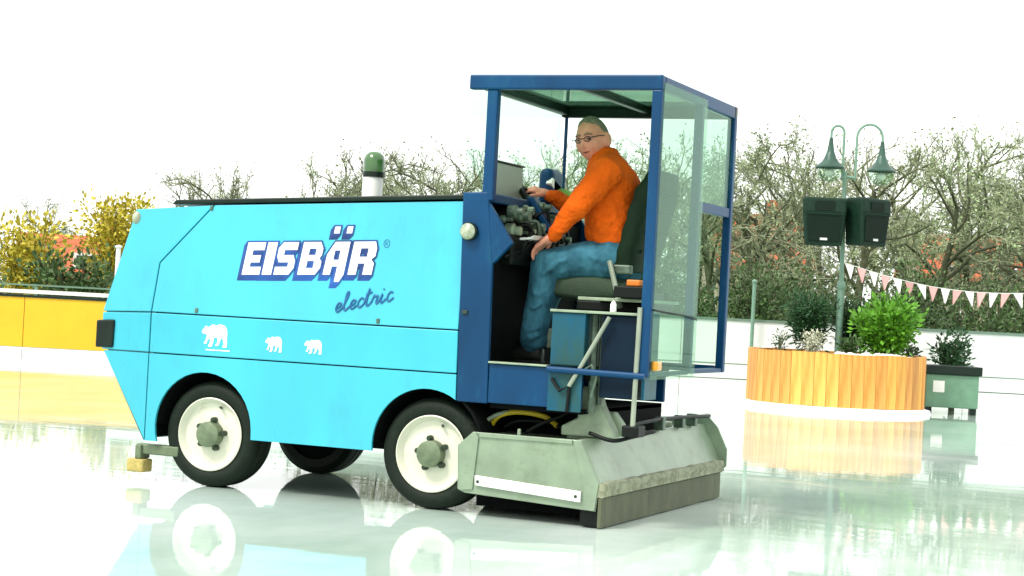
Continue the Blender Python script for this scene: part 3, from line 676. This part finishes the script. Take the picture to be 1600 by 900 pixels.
HIPL, KNL, ANL = Vector((2.52, .66, 1.665)), Vector((2.125, .575, 1.615)), Vector((2.065, .57, 1.10))
HIPR, KNR, ANR = Vector((2.52, .98, 1.665)), Vector((2.02, 1.03, 1.63)), Vector((1.86, 1.03, 1.12))
for a, b, c in ((HIPL, KNL, ANL), (HIPR, KNR, ANR)):
    body.capsule([a, b, c - Vector((0, 0, .04))], [.09, .06, .038], 10); body.capsule([c - Vector((0, 0, .05)), c + Vector((-.12, 0, -.085))], [.035, .03], 8)
bo = add('body', body, M['skin'], P, smooth='all'); remesh(bo, .0062, 3)
# sweater
s = MB(); secs = []
for c, hw, hd, tw in (((2.515, .82, 1.735), .205, .165, 0), ((2.515, .82, 1.80), .228, .185, 0), ((2.505, .82, 1.92), .232, .192, .08), ((2.475, .82, 2.07), .24, .20, .18),
                      ((2.462, .82, 2.19), .242, .185, .30), ((2.45, .815, 2.28), .218, .155, .36), ((2.43, .81, 2.345), .155, .12, .4), ((2.405, .80, 2.385), .105, .098, .4), ((2.392, .79, 2.42), .082, .084, .4)):
    lat = Vector((-tw, 1, 0)).normalized(); dep = Vector((1, tw, 0)).normalized(); C0 = Vector(c)
    secs.append([C0 + lat * hw * math.copysign(abs(math.cos(t)) ** .85, math.cos(t)) + dep * hd * math.copysign(abs(math.sin(t)) ** .85, math.sin(t)) for t in [2 * math.pi * i / 24 for i in range(24)]])
loft(s, secs)
s.capsule([SHL + Vector((-.05, .12, .0)), SHL, (SHL + ELL) / 2, ELL, (ELL + WRL) / 2, WRL + (ELL - WRL) * .10], [.11, .108, .094, .082, .064, .049], 16)
s.capsule([SHR + Vector((.08, -.10, 0)), SHR, (SHR + ELR) / 2, ELR, (ELR + WRR) / 2, WRR + (ELR - WRR) * .12], [.10, .098, .084, .072, .060, .046], 16)
rnd_ = MB()
def folds(mb, pts):
    for a in pts: mb.tube(smooth_line(a), [.019] * (len(smooth_line(a))), 6)
folds(s, [[(2.36, .47, 2.05), (2.40, .505, 2.08), (2.46, .55, 2.06)], [(2.34, .45, 1.96), (2.36, .43, 2.0), (2.42, .46, 2.03)], [(2.42, .62, 1.86), (2.52, .615, 1.83), (2.62, .66, 1.85)],
          [(2.44, .605, 1.96), (2.54, .60, 1.92), (2.64, .66, 1.96)], [(2.50, .59, 2.10), (2.57, .62, 2.06), (2.63, .68, 2.08)], [(2.30, .455, 1.92), (2.28, .46, 1.88), (2.30, .52, 1.86)]])
s.tube([C0_ for C0_ in []] or [(2.30, .7, 1.74), (2.31, .69, 1.74)], .01, 6)
so = add('sweater', s, M['sweater'], P, smooth='all'); remesh(so, .0095, 5)
add('waistband', loft(MB(), [[Vector((2.515, .82, z)) + Vector((math.sin(t) * .175, math.cos(t) * .212, 0)) for t in [2 * math.pi * i / 28 for i in range(28)]] for z in (1.70, 1.712, 1.745, 1.758)]), M['sweater'], so, smooth='all')
# jeans
j = MB()
for a, b, c, sg in ((HIPL, KNL, ANL, -1), (HIPR, KNR, ANR, 1)):
    j.capsule([a + Vector((.03, 0, .0)), (a + b) / 2 + Vector((0, 0, .01)), b], [.140, .124, .108], 18)
    j.capsule([b + Vector((0, 0, .005)), b * .7 + c * .3 + Vector((.01, 0, 0)), (b + c) / 2, c + Vector((0, 0, .06)), c + Vector((0, 0, .02))], [.106, .102, .095, .090, .094], 18)
j.capsule([(2.54, .66, 1.665), (2.54, .98, 1.665)], [.14, .14], 18)
folds(j, [[(2.24, .48, 1.63), (2.17, .475, 1.575), (2.16, .52, 1.53)], [(2.30, .49, 1.655), (2.20, .475, 1.62), (2.14, .475, 1.55)], [(2.05, .52, 1.36), (2.09, .475, 1.33), (2.14, .48, 1.37)], [(2.01, .52, 1.22), (2.06, .485, 1.185), (2.13, .49, 1.21)],
          [(2.40, .53, 1.71), (2.48, .52, 1.67), (2.55, .53, 1.66)], [(2.02, .53, 1.16), (2.08, .48, 1.135), (2.13, .5, 1.16)], [(2.07, .49, 1.45), (2.11, .48, 1.42), (2.17, .5, 1.46)]])
jo = add('jeans', j, M['jeans'], P, smooth='all'); remesh(jo, .0095, 4)
for c in (ANL, ANR):
    q = MB(); x0 = c.x; y0 = c.y; zb = c.z - .125
    if c is ANR: zb = c.z - .11
    secs = []
    for t, hw, hh in ((.07, .028, .045), (.05, .040, .06), (0, .044, .068), (-.06, .045, .055), (-.13, .050, .042), (-.19, .046, .034), (-.225, .028, .024)):
        secs.append([(x0 + t, y0 + a, zb + hh + b) for a, b in rrect(hw, hh, 5, .6)])
    sh_ = add('shoe', loft(q, secs), M['shoe'], P, smooth=50)
    add('sole', MB().prism([(x0 + .075, y0 - .035), (x0 + .075, y0 + .035), (x0 - .1, y0 + .052), (x0 - .19, y0 + .046), (x0 - .228, y0), (x0 - .19, y0 - .046), (x0 - .1, y0 - .052)], zb - .012, zb + .012, 'z'), M['black'], sh_, bevel=.004)
def crumple(o, size, amt):
    tx = bpy.data.textures.new('crumple', 'CLOUDS'); tx.noise_scale = size; tx.noise_depth = 2
    d = o.modifiers.new('crumple', 'DISPLACE'); d.texture = tx; d.strength = amt; d.mid_level = .5; d.texture_coords = 'LOCAL'
crumple(so, .11, .036); crumple(so, .045, .012); crumple(jo, .13, .026); crumple(jo, .05, .007)
# hair, brows, mouth, eyes, spectacles
hr = MB(); n_, m_ = 40, 22; idx = {}
for i in range(m_ + 1):
    ph = math.pi * .80 * i / m_
    for jj in range(n_):
        th = 2 * math.pi * jj / n_; d = Vector((math.sin(ph) * math.cos(th), math.sin(ph) * math.sin(th), math.cos(ph)))
        lim = (.82 - .25 * abs(d.y)) if d.x > .40 else (.70 - (.40 - d.x) * 1.25 if d.x > -.10 else .075 - (-.10 - d.x) * 2.6)       # hairline: high over the forehead, low at the nape
        up_ = max(0, min(1, (d.z - lim) * 6)); k = head_r(d) * (1 + .085 * up_ * (1 if d.x < .3 else .75) - (.06 if up_ <= 0 else 0)) + (.012 * noise.noise(d * 9) if up_ > 0 else 0)
        idx[i, jj] = len(hr.v); hr.v.append(tuple(hp(d.x * HA * k, d.y * HB * k, d.z * HCZ * k)))
for i in range(m_):
    for jj in range(n_):
        k2 = (jj + 1) % n_; hr.face(idx[i, jj], idx[i + 1, jj], idx[i + 1, k2], idx[i, k2])
add('hair', hr, M['hair'], P, smooth='all')
for s_ in (-1, 1):
    add('eyebrow', MB().tube([hp(.121, .014 * s_, .040), hp(.116, .038 * s_, .046), hp(.097, .064 * s_, .038)], [.006, .008, .005], 6), M['brow'], P, smooth='all')
    add('eye', MB().blob(hp(.100, .037 * s_, .010), .017, .017, .008, 12, 8), M['eye'], P, smooth='all')
add('mouth', MB().tube([hp(.092, -.034, -.064), hp(.108, -.014, -.073), hp(.111, 0, -.074), hp(.108, .014, -.073), hp(.092, .034, -.064)], [.003, .005, .006, .005, .003], 8), M['lips'], P, smooth='all')
sp = MB()
for s_ in (-1, 1):
    sp.tube([hp(.122 - .10 * abs(.034 + .026 * math.cos(t) - .0) * .8, s_ * (.035 + .026 * math.cos(t)), .010 + .0155 * math.sin(t)) for t in [2 * math.pi * i / 20 for i in range(21)]], .0031, 6)
    sp.tube([hp(.108, .061 * s_, .018), hp(.06, .106 * s_, .020), hp(-.005, .114 * s_, .016)], .0033, 6)
sp.tube([hp(.124, -.010, .014), hp(.127, 0, .018), hp(.124, .010, .014)], .003, 6)
gl = add('glasses', sp, M['spect'], P)
for s_ in (-1, 1):
    ln = MB(); ln.v = [tuple(hp(.1225 - .08 * abs(.034 + .026 * math.cos(t)), s_ * (.035 + .025 * math.cos(t)), .010 + .0148 * math.sin(t))) for t in [2 * math.pi * i / 16 for i in range(16)]]; ln.face(*range(16))
    add('lens', ln, M['lens_s'], gl)

# ------------------------------------------------------------------ boards, railings, posts
def bthing(name, label, cat, u, d, group=None, rz=0.): return thing(name, label, cat, G(u, d), YAW + rz, group)
bw = bthing('rink_boards', 'long white rink boards with grey cap rail along the far edge of the ice', 'rink boards', 6.5, 31.15)
PWD = 2.4
pm = MB().box(-PWD / 2 + .006, PWD / 2 - .006, -.03, .03, .31, 1.28).mesh('panel', M['board_w'])
km = MB().box(-PWD / 2 + .006, PWD / 2 - .006, -.05, .03, .0, .29).mesh('kick_plate', M['board_w'])
cm_ = MB().box(-PWD / 2 + .003, PWD / 2 - .003, -.05, .05, 1.28, 1.325).mesh('cap_rail', M['cap'])
for i in range(-5, 7):
    for nm, me in (('panel', pm), ('kick_plate', km), ('cap_rail', cm_)):
        o = add(nm, me, None, bw); o.location = (i * PWD, 0, 0)
jl = MB().box(-5.5 * PWD, 6.5 * PWD, -.035, .0, .55, .565).box(-5.5 * PWD, 6.5 * PWD, -.02, .02, .288, .312); add('groove_strip', jl, M['cap'], bw)
by = bthing('rink_boards', 'yellow rink boards with white kick plate left of the machine nose', 'rink boards', -10.6, 31.1)
pm = MB().box(-PWD / 2 + .006, PWD / 2 - .006, -.03, .03, .215, 1.05).mesh('panel', M['board_y'])
km = MB().box(-PWD / 2 + .006, PWD / 2 - .006, -.05, .03, .0, .205).mesh('kick_plate', M['board_w'])
cm_ = MB().box(-PWD / 2 + .003, PWD / 2 - .003, -.05, .05, 1.05, 1.09).mesh('cap_rail', M['lampdark'])
for i in range(-5, 3):
    for nm, me in (('panel', pm), ('kick_plate', km), ('cap_rail', cm_)):
        o = add(nm, me, None, by); o.location = (i * PWD + 1.2, 0, 0)
rl = bthing('railing', 'pale railing with green top bar behind the yellow boards', 'railing', -10.5, 33.2)
add('rail_bar', MB().box(-11, 4.5, -.03, .03, 1.10, 1.17), M['white'], rl); add('rail_bar', MB().box(-11, 4.5, -.03, .03, 1.24, 1.27), M['pole'], rl)
for i in range(9): add('rail_post', MB().box(-10 + i * 1.7, -9.94 + i * 1.7, -.02, .02, 0, 1.24), M['pole'], rl)
def fpost(u, d, h, r, m_, label):
    t = bthing('post', label, 'post', u, d); add('shaft', MB().tube([(0, 0, 0), (0, 0, h)], r, 10), m_, t, smooth=35)
    add('cap', MB().lathe([(0, h), (r * 1.5, h), (r * 1.5, h + .03), (0, h + .05)], (0, 0, 0), 'z', 10), m_, t, smooth=35)
fpost(-7.21, 33.6, 2.02, .045, M['white'], 'white post beside the sloping nose of the machine, behind the yellow boards')
fpost(4.07, 30.95, 1.95, .032, M['pole'], 'slim grey green post standing at the white boards left of the planter')

# ------------------------------------------------------------------ planter with lamp post
PU, PD_, PR = 5.10, 28.65, 1.34
pl = bthing('planter', 'large round wooden planter of upright orange staves on a white base', 'planter', PU, PD_)
NS = 46; hw_ = math.pi * PR / NS - .0015
sms = []
for v_ in range(5):
    b = MB().box(-hw_, hw_, -.022, .022, 0, .80); sms.append(b.mesh('stave', M['wood']))
for i in range(NS):
    a = 2 * math.pi * i / NS; o = add('stave', sms[i % 5], None, pl, bevel=0)
    rr = PR + random.uniform(-.006, .006); o.location = (rr * math.cos(a), rr * math.sin(a), .08 + random.uniform(-.004, .012)); o.rotation_euler = (0, 0, a + math.pi / 2)
add('base_ring', MB().lathe([(PR - .1, .0), (PR + .14, .0), (PR + .12, .06), (PR + .02, .085), (PR - .1, .085)], (0, 0, 0), 'z', 64), M['snow'], pl, smooth=35)
add('soil', MB().lathe([(PR - .03, .10), (PR - .03, .80), (PR * .5, .86), (0, .87)], (0, 0, 0), 'z', 48), M['soil'], pl)
add('hoop', MB().lathe([(PR - .026, .40), (PR - .024, .40), (PR - .024, .46), (PR - .026, .46)], (0, 0, 0), 'z', 48, True), M['lampdark'], pl)
pbm = MB().blob((0, 0, 0), 1, .8, .6, 10, 7, lambda d: 1 + .2 * noise.noise(d * 2)).mesh('pebble', M['pebble'], 'all')
for i in range(64):
    a = -random.uniform(.36, .98) * math.pi * .62 + .15; o = add('pebble', pbm, None, pl)
    rr = PR - random.uniform(.06, .32); s_ = random.uniform(.04, .085); o.location = (rr * math.cos(a), rr * math.sin(a), .83 + s_ * .45); o.scale = (s_, s_, s_); o.rotation_euler = (0, 0, random.uniform(0, 6))

def bush(name, label, cat, loc, rx, rz, nleaf, ls, mleaf, mstem, nstem=14, wd=.5, group=None, droop=.2, shape=None, up=.35):
    t = thing(name, label, cat, loc, YAW, group)
    st_ = MB(); lf = MB()
    for i in range(nstem):
        a = random.uniform(0, 2 * math.pi); q = random.uniform(.25, .95); e = Vector((math.cos(a) * rx * q * .8, math.sin(a) * rx * q * .8, rz * random.uniform(.55, .97)))
        pts = smooth_line([(math.cos(a) * rx * .1, math.sin(a) * rx * .1, 0), (e.x * .35, e.y * .35, e.z * .5), tuple(e)], 3)
        st_.tube(pts, [max(.004, rx * .022 * (1 - k3 / len(pts))) for k3 in range(len(pts))], 5)
        for z_ in range(nleaf // nstem):
            f = random.uniform(.25, 1.0) ** .7; k3 = min(len(pts) - 1, int(f * (len(pts) - 1))); p = Vector(pts[k3])
            o = Vector((random.gauss(0, 1), random.gauss(0, 1), random.gauss(0, .9))) * rx * .17; p2 = p + o
            if shape and not shape(p2): continue
            d = Vector((o.x, o.y, o.z + up * rx * .25)) + Vector((random.uniform(-1, 1), random.uniform(-1, 1), random.uniform(-.6, 1))) * rx * .12
            if d.length > 1e-4 and p2.z > .0: lf.leaf(p2, d, ls * random.uniform(.6, 1.4), wd)
    add('stem', st_, mstem, t); add('foliage', lf, mleaf, t); return t
bush('shrub', 'bright green leafy shrub at the right of the wooden planter', 'shrub', G(5.80, 28.35, .84), .58, .95, 4200, .10, M['leaf_b'], M['bark'], 15, .5)
bush('shrub', 'dark green conifer like shrub around the lamp post in the planter', 'shrub', G(4.70, 28.75, .84), .50, .98, 4600, .085, M['leaf_d'], M['bark'], 20, .28)
bush('shrub', 'second dark shrub right behind the lamp post in the planter', 'shrub', G(5.36, 28.95, .84), .42, .92, 2800, .085, M['leaf_d'], M['bark'], 16, .28)
bush('heather', 'sparse dry twigged plant at the left edge of the planter', 'plant', G(4.15, 28.35, .84), .26, .32, 160, .05, M['leaf_d'], M['twig'], 14, .4)
bush('heather', 'pale white flowering heather in front of the dark planter shrub', 'plant', G(4.62, 28.15, .84), .26, .36, 800, .035, M['leaf_h'], M['twig'], 16, .6)
bush('heather', 'low olive green ground plant at the foot of the lamp post', 'plant', G(5.18, 28.1, .84), .26, .28, 500, .06, M['leaf_o'], M['twig'], 14, .5)
bush('heather', 'flat pale green plant at the right rim of the planter', 'plant', G(6.22, 28.6, .84), .2, .22, 300, .05, M['leaf_o'], M['twig'], 12, .5)

lp = bthing('street_lamp', 'grey green lamp post with two gooseneck bell lamps rising from the planter', 'street lamp', 5.11, 28.62)
add('pole', MB().tube([(0, 0, .8), (0, 0, 1.9), (0, 0, 1.91), (-.03, 0, 3.62)], [.055, .055, .036, .034], 12), M['pole'], lp, smooth=35)
add('collar', MB().lathe([(.056, 1.86), (.066, 1.88), (.066, 1.95), (.04, 2.0)], (0, 0, 0), 'z', 14), M['pole'], lp, smooth=35)
def gooseneck(u0, z0, z1, u2, ztip, nm='arm'):
    cx = (u0 + u2) / 2; r = abs(u2 - u0) / 2; pts = [(u0, 0, z0), (u0, 0, z1)]
    for i in range(1, 13):
        a = math.pi * i / 12; pts.append((cx + (u0 - cx) * math.cos(a), 0, z1 + r * 1.05 * math.sin(a)))
    pts.append((u2, 0, ztip)); add(nm, MB().tube(pts, .020, 8), M['pole'], lp, smooth=35)
    sh_ = add('lamp_shade', MB().lathe([(.028, ztip + .04), (.034, ztip - .02), (.055, ztip - .16), (.085, ztip - .26), (.14, ztip - .34), (.225, ztip - .41), (.225, ztip - .43), (.13, ztip - .36), (.03, ztip - .1)], (u2, 0, 0), 'z', 28), M['shade'], lp, smooth=50)
    add('globe', MB().lathe([(.19, ztip - .425), (.185, ztip - .50), (.15, ztip - .58), (.09, ztip - .625), (0, ztip - .64)], (u2, 0, 0), 'z', 24), M['globe'], sh_, smooth='all')
    add('bulb', MB().blob((u2, 0, ztip - .50), .08, .08, .07, 12, 8), M['white'], sh_, smooth='all')
gooseneck(-.07, 3.58, 4.30, -.27, 4.17); gooseneck(.13, 3.58, 4.24, .53, 4.15)
add('cross_arm', MB().tube([(-.09, 0, 3.58), (-.03, 0, 3.62), (.13, 0, 3.60)], .026, 8).tube([(-.03, 0, 3.6), (-.03, 0, 3.70)], .03, 8), M['pole'], lp, smooth=35)
def speaker(u, d, z, rz, label):
    t = bthing('loudspeaker', label, 'loudspeaker', u, d, 'loudspeakers on the lamp post', rz); t.location.z = z
    # wide at the top with sloping baffles, front is local -y
    cab = MB()
    def sec(z_, hw, y0, y1, c): return [(-hw + c, y0, z_), (hw - c, y0, z_), (hw, y0 + c, z_), (hw * .82, y1, z_), (-hw * .82, y1, z_), (-hw, y0 + c, z_)]
    loft(cab, [sec(0, .285, -.17, .20, .03), sec(.44, .325, -.19, .22, .03), sec(.52, .335, -.205, .22, .03), sec(.70, .340, -.19, .20, .03), sec(.73, .325, -.17, .18, .03)])
    c = add('cabinet', cab, M['spk'], t, bevel=.012)
    gr_ = MB(); loft(gr_, [[(-.235, -.172, .06), (.235, -.172, .06), (.235, -.192, .06), (-.235, -.192, .06)], [(-.26, -.192, .44), (.26, -.192, .44), (.26, -.212, .44), (-.26, -.212, .44)]])
    add('grille', gr_, M['grille'], t, bevel=.006)
    hn = MB(); loft(hn, [[(-.15, -.212, .53), (.15, -.212, .53), (.15, -.207, .67), (-.15, -.207, .67)], [(-.05, -.15, .58), (.05, -.15, .58), (.05, -.15, .63), (-.05, -.15, .63)]])
    add('horn', hn, M['grille'], t)
    add('ledge', MB().box(-.29, .29, -.222, -.19, .475, .495), M['spk'], t)
    add('badge', MB().box(-.055, .055, -.196, -.186, .075, .11), M['grey_badge'], t)
    add('bracket', MB().box(-.03, .03, .19, .34, .30, .42), M['spk'], t, bevel=.005)
speaker(4.73, 28.35, 2.52, R(-3), 'black loudspeaker on the left of the lamp post, facing the rink squarely')
speaker(5.42, 28.42, 2.55, R(38), 'black loudspeaker on the right of the lamp post, turned to the right')

# bunting over the boards
bu = bthing('bunting', 'string of pink and white pennants sagging above the white boards right of the planter', 'bunting', 6.4, 30.4)
def sag(t): return (-.95 + 3.4 * t, 0, 2.34 - .42 * t - .16 * math.sin(math.pi * t) + .1 * t * t)
add('cord', MB().tube([sag(i / 16) for i in range(17)], .006, 5), M['flag_w'], bu)
for i in range(17):
    a = Vector(sag((i + .12) / 17)); b = Vector(sag((i + .88) / 17)); md = (a + b) / 2; tw = random.uniform(-.08, .08)
    f = MB(); f.v = [tuple(a), tuple(b), (md.x + tw, random.uniform(-.12, .02), md.z - .24), (a.x, .006, a.z), (b.x, .006, b.z), (md.x + tw, .012, md.z - .24)]
    f.face(0, 1, 2); f.face(5, 4, 3); f.face(0, 3, 4, 1); f.face(1, 4, 5, 2); f.face(2, 5, 3, 0)
    add('flag', f, M['flag_p'] if i % 2 else M['flag_w'], bu)

# box at the right edge
bx = bthing('storage_box', 'green storage box with dark lid right of the planter', 'box', 6.98, 29.2)
add('box_body', MB().box(-.42, .42, -.3, .3, .1, .62), M['crate_g'], bx, bevel=.015); add('lid', MB().box(-.52, .46, -.34, .34, .62, .76), M['lampdark'], bx, bevel=.015)
add('sticker', MB().box(-.30, -.12, -.305, -.29, .34, .52), M['white'], bx)
add('foot', MB().box(-.40, -.30, -.28, -.18, 0, .1), M['lampdark'], bx); add('foot', MB().box(.30, .40, -.28, -.18, 0, .1), M['lampdark'], bx)
bush('shrub', 'dark shrub at the right behind the green storage box', 'shrub', G(7.25, 30.0, 0), .42, 1.5, 1800, .10, M['leaf_d'], M['bark'], 16, .4)

# ------------------------------------------------------------------ trees, shrubs and houses beyond the boards
def grow(rng, h, spread, levels=(8, 6, 6, 4), lean_=0., low=.28):
    tr = MB(); cr = MB(); cr2 = []
    def branch(mb, p, d, L, r, n, nseg=3, wob=.18, droop=0.):
        pts = [Vector(p)]; d = Vector(d).normalized()
        for i in range(nseg):
            d = (d + Vector((rng.gauss(0, wob), rng.gauss(0, wob), rng.gauss(0, wob) + droop))).normalized(); pts.append(pts[-1] + d * L / nseg)
        mb.tube(pts, [r * (1 - .62 * i / nseg) for i in range(nseg + 1)], n, cap=False); return pts, d
    def at(pts, t):
        f = t * (len(pts) - 1); i = min(int(f), len(pts) - 2); return pts[i].lerp(pts[i + 1], f - i)
    def side(d, amt):
        a = d.orthogonal().normalized(); a.rotate(Matrix.Rotation(rng.uniform(0, 6.283), 3, d)); return (d * (1 - amt) + a * amt).normalized()
    tp, td = branch(tr, (0, 0, -.1), (lean_, 0, 1), h * .72, h * .023, 7, 6, .07)
    for i in range(levels[0]):
        t = low + (1 - low) * (i + rng.random()) / levels[0]; p = at(tp, t); d = side(Vector((0, 0, 1)), rng.uniform(.4, .75) * spread)
        L1 = h * rng.uniform(.26, .42) * (1.15 - .45 * t); lp_, ld = branch(tr, p, d, L1, h * .0105 * (1.2 - t * .6), 5, 4, .16, .05)
        for j2 in range(levels[1]):
            t2 = .3 + .7 * (j2 + rng.random()) / levels[1]; L2 = L1 * rng.uniform(.35, .6); bp_, bd = branch(cr, at(lp_, t2), side(ld, rng.uniform(.35, .65)), L2, h * .004, 4, 3, .2, .06)
            for k3 in range(levels[2]):
                L3 = L2 * rng.uniform(.35, .65); cp_, cd = branch(cr, at(bp_, .2 + .8 * rng.random()), side(bd, rng.uniform(.3, .6)), L3, h * .0021, 3, 3, .22, .05)
                for q in range(levels[3]):
                    wp, wd_ = branch(cr, at(cp_, rng.random()), side(cd, rng.uniform(.3, .6)), L3 * rng.uniform(.4, .8), h * .0012, 3, 2, .25, .04)
                    cr2.append((wp[-1], wd_)); cr2.append((wp[1], wd_))
    return tr, cr, cr2
rng = random.Random(11); VAR = []
for vi in range(6):
    tr, cr, tips = grow(rng, 8.0, 1.0 + .1 * (vi % 3), (11, 5, 5, 3), rng.uniform(-.08, .08), .25 + .05 * (vi % 2))
    bd = MB(); random.seed(vi)
    for p, d in tips:
        for _ in range(1 if vi % 2 else 2):
            if random.random() < (.8, .5, .9, .35, .7, .45)[vi]: bd.leaf(p + Vector((random.gauss(0, .05), random.gauss(0, .05), random.gauss(0, .05))), d + Vector((random.gauss(0, .6), random.gauss(0, .6), random.gauss(0, .6))), random.uniform(.07, .14), .6)
    VAR_H = max(v[2] for v in cr.v); VAR.append((VAR_H, tr.mesh('trunk', M['bark'], 'all'), cr.mesh('crown', M['twig']), bd.mesh('buds', M['bud'])))
def tree(u, d, h, vi, label, group='bare spring trees beyond the boards', buds=True):
    t = thing('bare_tree', label, 'tree', G(u, d, -.08), random.uniform(0, 6.28), group); vh, a, b, c = VAR[vi]; s_ = h / vh; t.scale = (s_, s_, s_); add('trunk', a, None, t); add('crown', b, None, t)
    if buds: add('buds', c, None, t, kind='stuff')
    return t
random.seed(5)
uu = -7.2; i = 0; ROW = []
ORD = ['first', 'second', 'third', 'fourth', 'fifth', 'sixth', 'seventh', 'eighth', 'ninth', 'tenth', 'eleventh', 'twelfth', 'thirteenth', 'fourteenth', 'fifteenth', 'sixteenth']
ZONES = ((-.033, 'above the hood'), (.032, 'seen ahead of the driver'), (.082, "seen behind the driver's back"),
         (.122, 'behind the rear glass'), (.180, 'between the cab and the lamp post'), (.236, 'right of the lamp post'), (9, 'at the right margin'))
def label_row(objs, what):
    zs = {}
    for o in objs:
        q = o.location - Vector((CP.x, CP.y, 0)); r_ = q.dot(RX) / q.dot(FW); zn = next(t for lim, t in ZONES if r_ < lim); zs.setdefault(zn, []).append((r_, o))
    for zn, L in zs.items():
        L.sort(key=lambda e: e[0])
        for k9, (r_, o) in enumerate(L): o['label'] = ORD[min(k9, 15)] + ' ' + what + ' from the left ' + zn
while uu < 27:
    d = random.uniform(52, 80); px = uu / 70.; u = px * d
    h = 7.0 + .09 * (uu + 7) + random.uniform(-1.1, .5); h = 1.34 + (h - 1.34) * d / 70
    ROW.append(tree(u, d, h, i % 6, '')); i += 1; uu += random.uniform(.68, 1.15) * (1.0 if uu > 0 else .62)
label_row(ROW, 'leafless tree')
for x, y, v, q in ((-12.4, 6.2, 3, 'left'), (-11.1, 6.2, 1, 'mid'), (-10.15, 6.55, 5, 'right')):
    tree(x, 70, y, v, {'left': 'small bare tree above the hood, leftmost of three with open forked crowns', 'mid': 'small bare tree above the hood, middle one of three',
                       'right': 'small bare tree above the hood, rightmost of three and tallest'}[q], 'three small trees seen over the hood', buds=(q != 'left'))
for x, d, y, v in ((-22, 66, 6.5, 0), (-26, 72, 7, 2), (-19, 75, 5, 4)): tree(x, d, y, v, {0: 'bare tree far left, second of three beyond the yellow boards', 2: 'tallest bare tree, farthest left beyond the yellow boards', 4: 'smaller bare tree, nearest the yellow bush of the three at far left'}[v])

bush('yellow_bush', 'large yellow green bush left of the machine nose', 'bush', G(-10.75, 50, -.08), 1.3, 4.15, 6500, .13, M['leaf_y'], M['bark'], 30, .6)
bush('yellow_bush', 'lower yellow flowering bush at the far left behind the railing', 'bush', G(-12.9, 49, -.08), 1.3, 3.4, 5200, .13, M['leaf_y'], M['bark'], 26, .6)
bush('yellow_bush', 'dark olive bush under the yellow green bush', 'bush', G(-10.9, 46, -.08), 1.5, 2.2, 2600, .15, M['leaf_o'], M['bark'], 24, .6)
bush('yellow_bush', 'dark olive bush at the left behind the railing, farther left', 'bush', G(-13.6, 46, -.08), 1.5, 2.0, 2200, .15, M['leaf_o'], M['bark'], 24, .6)
# shrubs behind the boards: four kinds, copied
HS = []
for kx in range(4):
    st_ = bush('hedge_shrub', 'shaggy olive shrub in the dense thicket behind the white boards', 'shrub', (0, 0, -200), .95, 2.15 + .22 * kx, (3200, 2200, 3800, 2600)[kx], .085, M['leaf_o'], M['bark'], 44, .5, group='shrubs behind the white boards')
    HS.append(st_)
i = 0; uu = -4.2; NEAR = []; FAR = []
while uu < 13.5:
    for dd in (36.5, 41.5):
        o = HS[i] if i < 4 else copy_tree(HS[i % 4])
        o.location = G((uu + random.uniform(-.3, .3)) * dd / 36, dd + random.uniform(-1.5, 1.5), -.08); o.rotation_euler = (0, 0, random.uniform(0, 6.28))
        s_ = random.uniform(.8, 1.15) * (1 if dd < 40 else 1.1); o.scale = (s_, s_, s_); i += 1; (NEAR if dd < 40 else FAR).append(o)
    uu += random.uniform(.8, 1.15)

label_row(NEAR, 'front row olive shrub'); label_row(FAR, 'rear row olive shrub')

def house(u, d, w_, dp, eave, ridge, rz, label):
    t = bthing('house', label, 'house', u, d, None, rz)
    wl = MB().prism([(-dp / 2, 0), (-dp / 2, eave), (0, ridge - .15), (dp / 2, eave), (dp / 2, 0)], -w_ / 2, w_ / 2, 'x'); wo = add('wall', wl, M['brick'], t)
    r_ = MB()
    for sg in (-1, 1):
        r_.prism([(sg * (dp / 2 + .4), eave - .25), (0, ridge), (0, ridge + .18), (sg * (dp / 2 + .4), eave - .07)][::sg], -w_ / 2 - .3, w_ / 2 + .3, 'x')
    ro = add('roof', r_, M['roof'], t)
    add('chimney', MB().box(w_ * .2, w_ * .2 + .6, -.3, .3, ridge - .6, ridge + .9), M['roof'], ro)
    n_w = int(w_ // 2.4)
    for i in range(n_w):
        x = -w_ / 2 + (i + .5) * w_ / n_w
        for z in ((1.0,) if eave < 4 else (1.0, 3.2)):
            f = add('window', MB().box(x - .55, x + .55, -dp / 2 - .05, -dp / 2 + .02, z, z + 1.3), M['white'], t); add('pane', MB().box(x - .46, x + .46, -dp / 2 - .06, -dp / 2 - .052, z + .08, z + 1.22), M['pane'], f)
house(11.7, 92, 4.4, 8, 3.9, 6.4, R(4), 'house with steep orange red tiled roof seen through the bare trees')
house(24.6, 95, 8, 8, 4.0, 6.0, R(-3), 'house with long low red roof at the right behind the trees')
house(-14.6, 62, 3.4, 6, 1.7, 2.75, R(20), 'low house with brick red roof at the far left behind the bushes')
